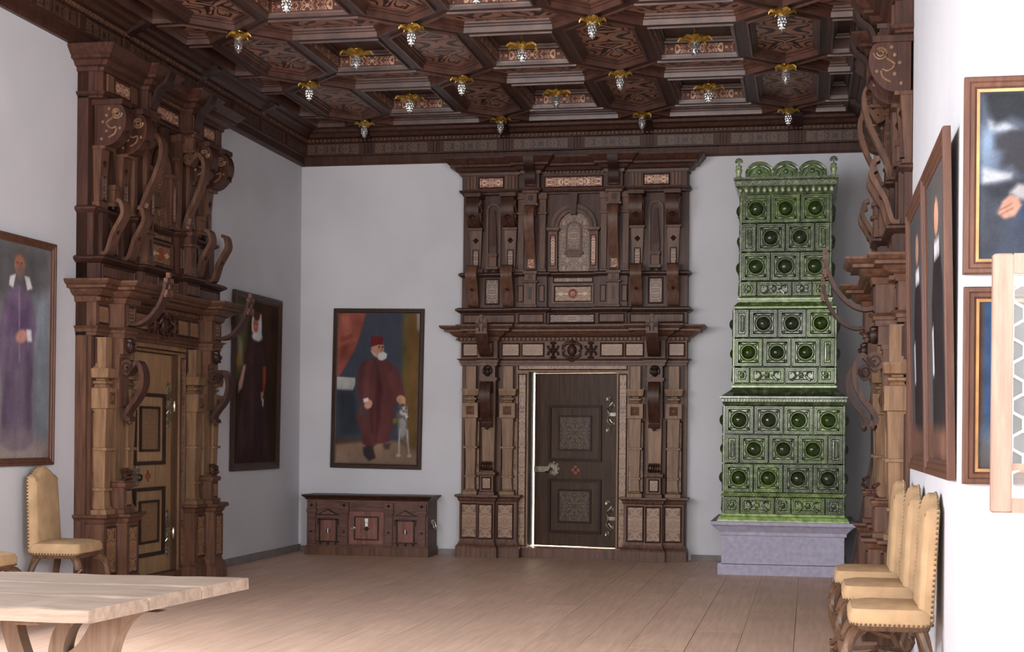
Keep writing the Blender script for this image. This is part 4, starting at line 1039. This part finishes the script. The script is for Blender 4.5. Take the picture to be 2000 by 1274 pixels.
# ------------------------------------------------------------------ paintings
def sd_poly(px, py, poly):
    d = np.full(px.shape, 1e9); inside = np.zeros(px.shape, bool); n = len(poly)
    for i in range(n):
        ax, ay = poly[i]; bx, by = poly[(i+1) % n]
        ex, ey = bx-ax, by-ay; wx, wy = px-ax, py-ay
        t = np.clip((wx*ex+wy*ey)/(ex*ex+ey*ey+1e-12), 0, 1)
        d = np.minimum(d, np.hypot(wx-ex*t, wy-ey*t))
        c = ((ay > py) != (by > py)) & (px < (bx-ax)*(py-ay)/((by-ay) if abs(by-ay) > 1e-9 else 1e-9)+ax)
        inside ^= c
    return np.where(inside, -d, d)
def canvas(w, h, bgc, shapes, seed=1, nx=84):
    ny = int(nx*h/w); rs = np.random.RandomState(seed)
    u, v = np.meshgrid(np.linspace(0, 1, nx+1), np.linspace(0, 1, ny+1)); asp = h/w
    col = np.zeros(u.shape+(3,))
    for k in range(3): col[..., k] = bgc[k]
    fields = []
    for f in (3, 7, 17):
        g = rs.randn(f+2, f+2); iu = u*f; iv = v*f; a = iu.astype(int).clip(0, f); b_ = iv.astype(int).clip(0, f); fu, fv = iu-a, iv-b_
        fields.append(g[b_, a]*(1-fu)*(1-fv)+g[b_, a+1]*fu*(1-fv)+g[b_+1, a]*(1-fu)*fv+g[b_+1, a+1]*fu*fv)
    ns = fields[0]*.5+fields[1]*.35+fields[2]*.3
    for sh in shapes:
        kind, geo, c, soft = sh[:4]
        if kind == 'p': d = sd_poly(u, v*asp, [(p[0], p[1]*asp) for p in geo])
        else:
            cx, cy, rx, ry, ro = geo; a = math.radians(ro); dx, dy = u-cx, (v-cy)*asp
            X_ = dx*math.cos(a)+dy*math.sin(a); Y_ = -dx*math.sin(a)+dy*math.cos(a)
            d = (np.sqrt((X_/rx)**2+(Y_/(ry*asp))**2)-1)*min(rx, ry*asp)
        al = np.clip(.5-d/(soft+1e-6), 0, 1)*(sh[4] if len(sh) > 4 else 1)
        cc = np.array(c)[None, None, :]*(1+.10*ns[..., None])
        col = col*(1-al[..., None])+cc*al[..., None]
    col = col*(1+.05*ns[..., None]+.025*rs.randn(*u.shape)[..., None])
    col = np.clip(col, 0, 255)/255.
    colL = np.where(col <= .04045, col/12.92, ((col+.055)/1.055)**2.4)
    vs = [((a-.5)*w, 0.0, (b_-.5)*h) for a, b_ in zip(u.ravel(), v.ravel())]
    W1 = nx+1
    fs = [(j*W1+i, j*W1+i+1, (j+1)*W1+i+1, (j+1)*W1+i) for j in range(ny) for i in range(nx)]
    me = bpy.data.meshes.new('canvas'); me.from_pydata(vs, [], fs)
    at = me.color_attributes.new('paint', 'FLOAT_COLOR', 'POINT')
    rgba = np.ones((len(vs), 4), np.float32); rgba[:, :3] = colL.reshape(-1, 3); at.data.foreach_set('color', rgba.ravel())
    me.materials.append(M['oil']); return me
m, nt, b = new_mat('oil_paint'); M['oil'] = m
va_ = nd(nt, 'ShaderNodeVertexColor'); va_.layer_name = 'paint'; nt.links.new(va_.outputs[0], b.inputs['Base Color'])
b.inputs['Roughness'].default_value = .8; b.inputs['Specular IOR Level'].default_value = .1
def painting(label, loc, rotz, w, h, fw, fmat, bgc, shapes, tilt=0.0, roll=0.0, gilt=False, seed=1, nx=84):
    root = thing('painting', label, 'painting', loc, rotz, 'paintings hung on the walls')
    root.rotation_mode = 'XYZ'
    root.matrix_world = Matrix.Translation(loc) @ Matrix.Rotation(rotz, 4, 'Z') @ Matrix.Rotation(tilt, 4, 'X') @ Matrix.Rotation(roll, 4, 'Y')
    def rc(i, y): return [(-w/2+i, y, -h/2+i), (w/2-i, y, -h/2+i), (w/2-i, y, h/2-i), (-w/2+i, y, h/2-i)]
    prof = [(0, 0), (0, -.03), (.006, -.036), (fw*.35, -.036), (fw*.45, -.028), (fw*.7, -.028), (fw*.8, -.02), (fw, -.016), (fw, 0)]
    obj('frame', MB().loft([rc(i, y) for i, y in prof], cap=False), fmat, root)
    if gilt:
        g0 = fw*.86; obj('gilt_fillet', MB().loft([rc(g0, -.014), rc(g0, -.024), rc(fw+.004, -.022), rc(fw+.004, -.01)], cap=False), M['frame_gilt'], root)
    c = bpy.data.objects.new('canvas', canvas(w-2*fw+.004, h-2*fw+.004, bgc, shapes, seed, nx)); COL.objects.link(c); c.parent = root; c.location = (0, -.012, 0)
    obj('stretcher_back', MB().box(-w/2+.02, w/2-.02, -.006, 0.0, -h/2+.02, h/2-.02), M['frame_dark'], root)
    return root
SK = (186, 140, 116)
old_man = [
 ('p', [(0,0),(1,0),(1,.15),(.45,.16),(0,.13)], (132,108,92), .05), ('p', [(.0,.13),(.33,.15),(.33,.16),(0,.17)], (84,60,50), .06),
 ('p', [(.79,1.0),(1,1),(1,.1),(.80,.14)], (96,84,52), .06), ('p', [(.88,1),(.97,1),(.95,.1),(.87,.12)], (118,76,44), .12, .7), ('p', [(.96,1),(1,1),(1,.88),(.97,.9)], (150,148,148), .04),
 ('p', [(0,1),(.34,1),(.29,.88),(.22,.76),(.12,.66),(.02,.57),(0,.56)], (138,78,66), .02), ('p', [(.02,.98),(.12,.99),(.2,.86),(.08,.84)], (164,98,84), .05, .7), ('p', [(.05,.83),(.18,.86),(.10,.72),(.02,.66)], (112,58,50), .06, .8), ('p', [(.0,.8),(.1,.82),(.24,.84),(.24,.82),(.1,.79),(0,.77)], (160,94,80), .03, .6),
 ('p', [(0,.575),(.225,.57),(.23,.53),(.2,.485),(0,.49)], (168,168,166), .012),
 ('p', [(.0,.48),(.22,.48),(.3,.2),(.05,.18),(.04,.4)], (52,56,66), .08),
 ('p', [(.30,.67),(.42,.70),(.6,.69),(.73,.64),(.80,.55),(.84,.45),(.76,.42),(.72,.40),(.70,.25),(.66,.15),(.5,.13),(.42,.09),(.33,.14),(.30,.25),(.24,.3),(.30,.4),(.25,.5),(.26,.6)], (92,54,54), .02),
 ('p', [(.34,.67),(.42,.68),(.40,.5),(.36,.4),(.33,.5)], (118,72,70), .06, .6), ('p', [(.5,.64),(.56,.5),(.54,.3),(.5,.15),(.48,.4)], (62,34,36), .05, .8), ('p', [(.6,.62),(.68,.6),(.7,.5),(.64,.52)], (116,72,70), .06, .5), ('p', [(.4,.4),(.44,.2),(.47,.2),(.46,.42)], (64,36,38), .04, .7), ('p', [(.3,.4),(.42,.38),(.4,.3),(.28,.32)], (72,60,66), .06, .7),
 ('p', [(.34,.11),(.46,.12),(.5,.04),(.42,.02),(.35,.06)], (58,50,52), .02), ('p', [(.58,.14),(.68,.14),(.66,.1),(.6,.1)], (80,62,58), .03),
 ('e', (.49,.765,.078,.055,0), SK, .02), ('p', [(.405,.845),(.55,.845),(.555,.79),(.50,.79),(.41,.775)], (104,38,38), .012),
 ('p', [(.41,.75),(.46,.72),(.52,.69),(.60,.70),(.61,.73),(.56,.745),(.5,.70),(.44,.74)], (210,210,212), .012), ('e', (.545,.715,.05,.028,0), (206,202,198), .02),
 ('e', (.51,.775,.012,.006,0), (70,44,38), .01), ('e', (.55,.775,.01,.006,0), (70,44,38), .01), ('e', (.54,.755,.012,.016,0), (170,112,96), .01),
 ('e', (.395,.395,.045,.032,-30), SK, .015), ('p', [(.33,.43),(.39,.44),(.4,.42),(.34,.405)], (200,200,204), .012),
 ('e', (.79,.43,.055,.028,-20), SK, .015), ('p', [(.76,.42),(.78,.39),(.80,.42)], SK, .01), ('p', [(.81,.42),(.85,.385),(.84,.43)], SK, .01),
 ('p', [(.74,.34),(.80,.36),(.86,.30),(.90,.2),(.88,.12),(.82,.16),(.76,.2)], (104,98,98), .03),
 ('p', [(.77,.30),(.82,.31),(.86,.28),(.85,.2),(.81,.17),(.78,.22)], (150,146,146), .025),
 ('e', (.825,.355,.045,.03,-25), (176,174,176), .018), ('p', [(.83,.36),(.87,.345),(.885,.305),(.865,.295),(.83,.33)], (186,184,184), .014), ('e', (.79,.375,.016,.022,30), (96,90,92), .012), ('e', (.86,.375,.014,.02,-30), (110,104,104), .012), ('e', (.828,.352,.009,.006,0), (44,40,44), .008), ('e', (.855,.348,.008,.006,0), (44,40,44), .008), ('e', (.878,.305,.010,.006,0), (40,36,38), .008),
 ('p', [(.775,.24),(.80,.24),(.79,.16),(.792,.07),(.772,.07),(.77,.16)], (168,160,156), .014), ('p', [(.855,.24),(.885,.23),(.895,.15),(.915,.065),(.895,.065),(.875,.15)], (166,156,150), .014), ('e', (.775,.062,.028,.011,0), (170,160,150), .012), ('e', (.908,.06,.028,.011,0), (170,160,150), .012),
 ('e', (.725,.29,.03,.018,0), (120,108,50), .015)]
painting('portrait of a seated old man in dark red robe with white dog, above chest', (-4.61, YB-.012, 1.785), 0, 1.02, 1.74, .05, M['frame_dark'], (66,70,82), old_man, tilt=-.01, roll=.012, nx=110)
lady = [
 ('p', [(0,1),(.3,1),(.24,.75),(.15,.55),(.0,.5)], (84,84,62), .12), ('p', [(.05,.78),(.14,.76),(.16,.6),(.06,.6)], (128,122,96), .06), ('p', [(.02,.66),(.12,.64),(.1,.58),(.02,.6)], (130,110,40), .05),
 ('p', [(.6,1),(1,1),(1,.5),(.8,.55)], (70,46,30), .15), ('e', (.92,.88,.1,.05,0), (52,32,24), .1),
 ('p', [(.28,.74),(.42,.76),(.62,.74),(.70,.62),(.72,.45),(.8,.2),(.86,.0),(.04,0),(.1,.2),(.18,.45),(.22,.6)], (64,44,46), .03),
 ('p', [(.4,.7),(.44,.4),(.42,.1),(.38,.1),(.37,.5)], (84,62,64), .06, .6), ('p', [(.7,.4),(.78,.1),(.7,.08),(.66,.3)], (86,60,60), .08, .6), ('p', [(.16,.4),(.26,.1),(.18,.05),(.1,.2)], (82,60,60), .08, .5),
 ('e', (.47,.86,.115,.075,0), (202,204,210), .025), ('p', [(.36,.9),(.58,.93),(.6,.8),(.52,.76),(.36,.82)], (196,198,204), .03), ('e', (.45,.855,.062,.055,0), (178,112,92), .02), ('e', (.47,.915,.075,.03,0), (80,44,36), .02), ('e', (.49,.785,.12,.026,0), (206,208,214), .02),
 ('e', (.43,.865,.012,.006,0), (60,32,28), .01), ('e', (.475,.865,.012,.006,0), (60,32,28), .01), ('e', (.455,.828,.02,.005,0), (130,56,50), .01),
 ('p', [(.18,.6),(.24,.6),(.16,.46),(.08,.43),(.08,.48)], (176,140,130), .025), ('p', [(.64,.60),(.72,.61),(.72,.5),(.66,.42),(.64,.5)], (150,72,46), .02), ('p', [(.6,.44),(.68,.45),(.65,.39),(.61,.39)], SK, .015), ('p', [(.64,.4),(.68,.4),(.67,.35),(.64,.36)], (206,204,204), .012)]
painting('portrait of a lady in dark dress with white ruff, far left corner', (XL+.02, 14.58, 1.80), PI/2, 1.33, 1.76, .075, M['frame_dark'], (56,40,30), lady, tilt=.012, seed=2, nx=96)
violet = [
 ('p', [(0,1),(1,1),(1,.7),(0,.72)], (92,90,92), .25), ('p', [(0,.13),(1,.08),(1,0),(0,0)], (150,138,134), .08), ('p', [(.72,.75),(1,.8),(1,.1),(.76,.1)], (122,130,140), .15),
 ('p', [(.28,.73),(.42,.81),(.60,.81),(.72,.74),(.78,.62),(.74,.55),(.72,.3),(.74,.07),(.62,.04),(.36,.04),(.24,.08),(.27,.3),(.20,.55)], (106,92,112), .04), ('p', [(.34,.72),(.68,.72),(.68,.60),(.34,.58)], (88,70,98), .10, .8),
 ('p', [(.30,.5),(.36,.5),(.33,.1),(.27,.1)], (88,76,94), .05, .6), ('p', [(.62,.5),(.68,.5),(.70,.1),(.64,.1)], (88,76,94), .05, .6), ('p', [(.44,.4),(.56,.4),(.58,.05),(.42,.05)], (120,108,126), .07, .6), ('p', [(.24,.14),(.76,.14),(.76,.03),(.24,.03)], (132,122,124), .08, .55),
 ('p', [(.495,.8),(.51,.8),(.53,.45),(.515,.45)], (146,134,152), .015, .8), ('e', (.52,.925,.10,.055,0), (104,96,92), .03), ('e', (.505,.90,.078,.048,0), (168,114,92), .025), ('e', (.52,.865,.066,.035,0), (120,106,100), .03, .85), ('e', (.47,.908,.014,.004,0), (96,60,50), .012), ('e', (.535,.908,.014,.004,0), (96,60,50), .012), ('e', (.50,.892,.010,.014,0), (150,96,78), .012),
 ('p', [(.36,.84),(.45,.855),(.41,.79),(.35,.80)], (214,212,216), .015), ('p', [(.58,.855),(.66,.85),(.71,.80),(.63,.79)], (214,212,216), .015),
 ('e', (.55,.57,.09,.03,12), (190,138,126), .025), ('p', [(.62,.605),(.70,.605),(.71,.55),(.64,.55)], (208,204,210), .018)]
painting('portrait of a standing bearded man in violet robe at the left edge', (XL+.02, 9.86, 1.86), PI/2, 1.01, 1.62, .055, M['frame_brown'], (124,122,124), violet, tilt=.005, seed=3, nx=80)
dark1 = [('p', [(.2,0),(.8,0),(.75,.6),(.6,.75),(.35,.75),(.22,.55)], (44,38,40), .05), ('e', (.48,.84,.1,.06,0), SK, .02), ('p', [(.36,.76),(.6,.76),(.62,.70),(.36,.70)], (206,206,210), .02), ('p', [(.2,.46),(.28,.48),(.3,.3),(.22,.3)], (196,196,200), .02), ('p', [(0,.12),(1,.1),(1,0),(0,0)], (98,72,60), .06)]
painting('dark full-length portrait on the right wall, the one nearer the portal', (XR-.02, 8.70, 1.885), -PI/2, 1.26, 1.52, .08, M['frame_brown'], (76,74,76), dark1, tilt=.022, seed=4, nx=60)
painting('dark full-length portrait on the right wall, the one nearer the wall corner', (XR-.02, 7.40, 1.885), -PI/2, 1.30, 1.52, .08, M['frame_brown'], (84,80,80), dark1[::-1]+dark1, tilt=.022, seed=5, nx=60)
cloud = [('p', [(0,.45),(1,.5),(1,0),(0,0)], (58,62,70), .12), ('p', [(0,.80),(.11,.78),(.10,.46),(0,.44)], (92,106,124), .08), ('p', [(.06,.83),(.15,.82),(.24,.77),(.16,.755),(.07,.77)], (132,138,146), .03),
 ('p', [(.03,1),(1,1),(1,.84),(.3,.80),(.2,.84),(.1,.80),(.06,.88)], (44,46,50), .05), ('p', [(.1,.73),(.2,.77),(.4,.76),(1,.8),(1,.48),(.25,.50),(.2,.56),(.14,.55),(.15,.64),(.1,.66)], (50,50,54), .045), ('p', [(.03,.55),(.1,.53),(.2,.51),(.2,.475),(.12,.46),(.03,.45)], (140,144,150), .03),
 ('p', [(.0,.44),(.15,.46),(.3,.48),(.3,.4),(.1,.36)], (46,48,54), .05), ('p', [(.1,.0),(.9,0),(.85,.4),(.4,.46),(.2,.3)], (62,68,80), .08), ('p', [(.26,.32),(.5,.34),(.5,.15),(.28,.2)], (44,66,100), .06),
 ('p', [(.19,.40),(.24,.45),(.36,.43),(.34,.35),(.24,.36)], (140,138,140), .03), ('p', [(.12,.28),(.15,.35),(.19,.385),(.24,.37),(.26,.32),(.22,.26),(.16,.245)], (158,120,104), .018), ('p', [(.13,.30),(.2,.335),(.2,.327),(.13,.29)], (112,76,66), .01), ('p', [(.14,.275),(.21,.31),(.21,.302),(.14,.267)], (112,76,66), .01),
 ('e', (.52,.62,.10,.09,0), (150,114,98), .03), ('e', (.52,.72,.11,.05,0), (60,48,42), .03)]
painting('gilt-edged painting of clouds and a figure with folded hands, upper right', (1.03, YP-.012, 2.413), 0, .80, .83, .06, M['frame_brown'], (74,82,94), cloud, gilt=True, seed=6, nx=90)
blue = [('p', [(.03,1),(.12,1),(.14,.5),(.11,.08),(.03,.2)], (52,76,110), .05), ('p', [(0,1),(.03,1),(.03,.3),(0,.2)], (86,60,46), .04), ('p', [(.12,1),(.5,1),(.4,.3),(.15,.1)], (66,64,66), .08), ('e', (.14,.16,.12,.12,0), (104,106,108), .12, .7), ('e', (.6,.8,.12,.09,0), (150,112,94), .03), ('p', [(.5,.68),(.75,.68),(.9,.2),(.45,.2)], (84,60,54), .06)]
painting('dark blue painting in a brown frame behind the open casement, lower right', (1.035, YP-.012, 1.53), 0, .80, .83, .06, M['frame_brown'], (74,70,72), blue, gilt=True, seed=7, nx=80)

# ------------------------------------------------------------------ ceiling bosses
def petal_mesh(L, Wd, droop):
    rows = []
    n = 6
    for i in range(n+1):
        t = i/n; r = .012+L*t; z_ = -.055*(1-t)**1.5-droop*t*t*.5
        hw = Wd*(.25+math.sin(PI*min(1, t*.95+.05))*(1+.25*math.cos(t*14)))*.5*(1-.35*t)
        if i == n: hw *= .35; z_ -= .018
        rows.append([(r, -hw, z_+.010), (r, -hw*.5, z_-.004), (r, 0, z_+.004), (r, hw*.5, z_-.004), (r, hw, z_+.010)])
    mb = MB().strip(rows)
    mb.strip([[(p[0], p[1], p[2]-.004) for p in r_] for r_ in rows]); return mb
def make_boss(big):
    root = thing('ceiling_boss', '', 'ceiling boss')
    if big:
        L, Wd, n, zb = .135, .085, 6, -.10
        obj('stem', MB().lathe((0,0,-.12), [(.012,.12),(.012,.02),(.02,0)], 8), M['gold'], root, None, True)
    else:
        L, Wd, n, zb = .095, .075, 6, 0
    pm = petal_mesh(L, Wd, .04)
    p0 = obj('leaf', pm, M['gold'], root, None, True); p0.location = (0,0,zb-.005)
    for k in range(1, n): inst(p0, root, (0,0,zb-.005), (0,0,2*PI*k/n))
    s_ = 1.15 if big else 1.0
    obj('calyx', MB().lathe((0,0,zb), [(.03,.012),(.045,0),(.042,-.02),(.028,-.04),(.022,-.058)], 10), M['gold'], root, None, True)
    mb = MB().lathe((0,0,zb-.05), [(.022*s_,0),(.036*s_,-.012),(.036*s_,-.022),(.022*s_,-.03),(.028*s_,-.05),(.03*s_,-.075),(.022*s_,-.105),(.010*s_,-.125),(.003,-.132)], 10)
    for j in range(4):
        for k in range(8):
            a = 2*PI*(k+.5*(j % 2))/8; r = [.028,.030,.026,.017][j]*s_; mb.ell((r*math.cos(a), r*math.sin(a), zb-.088-.022*j), (.009,.009,.012), 5, 4)
    obj('cone', mb, M['silver'], root, None, True)
    return root
bs, bb = make_boss(False), make_boss(True)
ROWN = ['nearest back wall', 'second from back wall', 'third from back wall']
COLN = ['first from the left', 'second from the left', 'third from the left', 'fourth from the left', 'fifth from the left']
used = False
for j, y in enumerate(NY[:3]):
    for i, x in enumerate(NX):
        o = bs if not used else copy_tree(bs); used = True
        o.location = (x, y, ZB-.001); o['group'] = 'small bosses on the beam crossings'
        o.rotation_euler = (0,0,random.uniform(0, 1))
        o['label'] = 'small gilt boss on a beam crossing, row %s, %s' % (ROWN[j], COLN[i])
used = False
for j, y in enumerate(NY[:3]):
    for i in range(3):
        if j == 2 and i == 2: pass
        o = bb if not used else copy_tree(bb); used = True
        o.location = (NX[i]+PX/2, y-PY/2, ZB+.150); o['group'] = 'large bosses inside the square coffers'
        o.rotation_euler = (0,0,random.uniform(0, 1))
        o['label'] = 'large gilt boss in a coffer, row %s, %s' % (ROWN[j], COLN[i])

# ------------------------------------------------------------------ open casement with hexagonal leaded panes
sw, sz0, sz1 = .77, 1.03, 2.0
win = bpy.data.objects.new('window_1', None); COL.objects.link(win); win.location = (XW-.01, 5.96, 0); struct(win, 'open pale casement with hexagonal leaded panes at the right edge')
f = .075
obj('sash_frame', MB().cham(-sw, -sw+f, -.025, .025, sz0, sz1, .006).cham(-f, 0, -.025, .025, sz0, sz1, .006).box(-sw+f, -f, -.02, .02, sz0, sz0+.055).box(-sw+f, -f, -.02, .02, sz1-f, sz1).box(-sw+f, -f, -.012, .012, 1.19, 1.215), M['sash'], win)
gx0, gx1, gz0, gz1 = -sw+f, -f, sz0+.055, sz1-f
hr = .046; dxh = hr*math.sqrt(3); lead = MB()
j = 0; z = gz0
while z < gz1+hr:
    x = gx0+(dxh/2 if j % 2 else 0)
    while x < gx1+dxh:
        hexp = [(x+hr*math.sin(PI/3*k), z-hr*math.cos(PI/3*k)) for k in range(6)]
        q = clip(hexp, gx0, gx1, gz0, gz1)
        if len(q) >= 3 and abs(parea(q)) > 2e-4:
            c = (sum(p[0] for p in q)/len(q), sum(p[1] for p in q)/len(q))
            qi = [(c[0]+(p[0]-c[0])*.99, c[1]+(p[1]-c[1])*.99) for p in q]
            obj('pane', MB().prism(qi, -.0025, .0025), M['glass'], win, (c[0], 0, c[1]))
            qo = [(c[0]+(p[0]-c[0])*1.0, c[1]+(p[1]-c[1])*1.0) for p in q]; qn = [(c[0]+(p[0]-c[0])*.86, c[1]+(p[1]-c[1])*.86) for p in q]
            for y_ in (-.006, .004):
                lead.loft([[(p[0], y_, p[1]) for p in qo], [(p[0], y_+.002, p[1]) for p in qo], [(p[0], y_+.002, p[1]) for p in qn], [(p[0], y_, p[1]) for p in qn]], cap=False, close=True)
        x += dxh
    z += hr*1.5; j += 1
obj('lead_lattice', lead, M['lead'], win)['kind'] = 'stuff'
# fixed frame round the window opening
obj('opening_frame', MB().box(-.0+.05, .12, -1.52, -1.46, wz0, wz1).box(.05, .12, -.04, .01, wz0, wz1).box(.05, .12, -1.46, -.04, wz1-.06, wz1).box(.05, .12, -1.46, -.04, wz0, wz0+.05).box(.05, .12, -1.46, -.04, 2.04, 2.10), M['sash'], win)

# ------------------------------------------------------------------ slanted board beside the right portal
brd = thing('leaning_board', 'slanted brown board with a dark edge between the stove and the right portal', 'board', (.33, 12.62, 0))
pts = [(-.022, 0), (.27, 0), (.27, 1.42), (.235, 1.42)]
obj('panel', MB().prism(pts, -.012, .012), M['walnut_mid'], brd)
obj('edge_strip', MB().prism([(-.045, 0), (-.02, 0), (.237, 1.43), (.212, 1.43)], -.02, .02), M['walnut_deep'], brd)
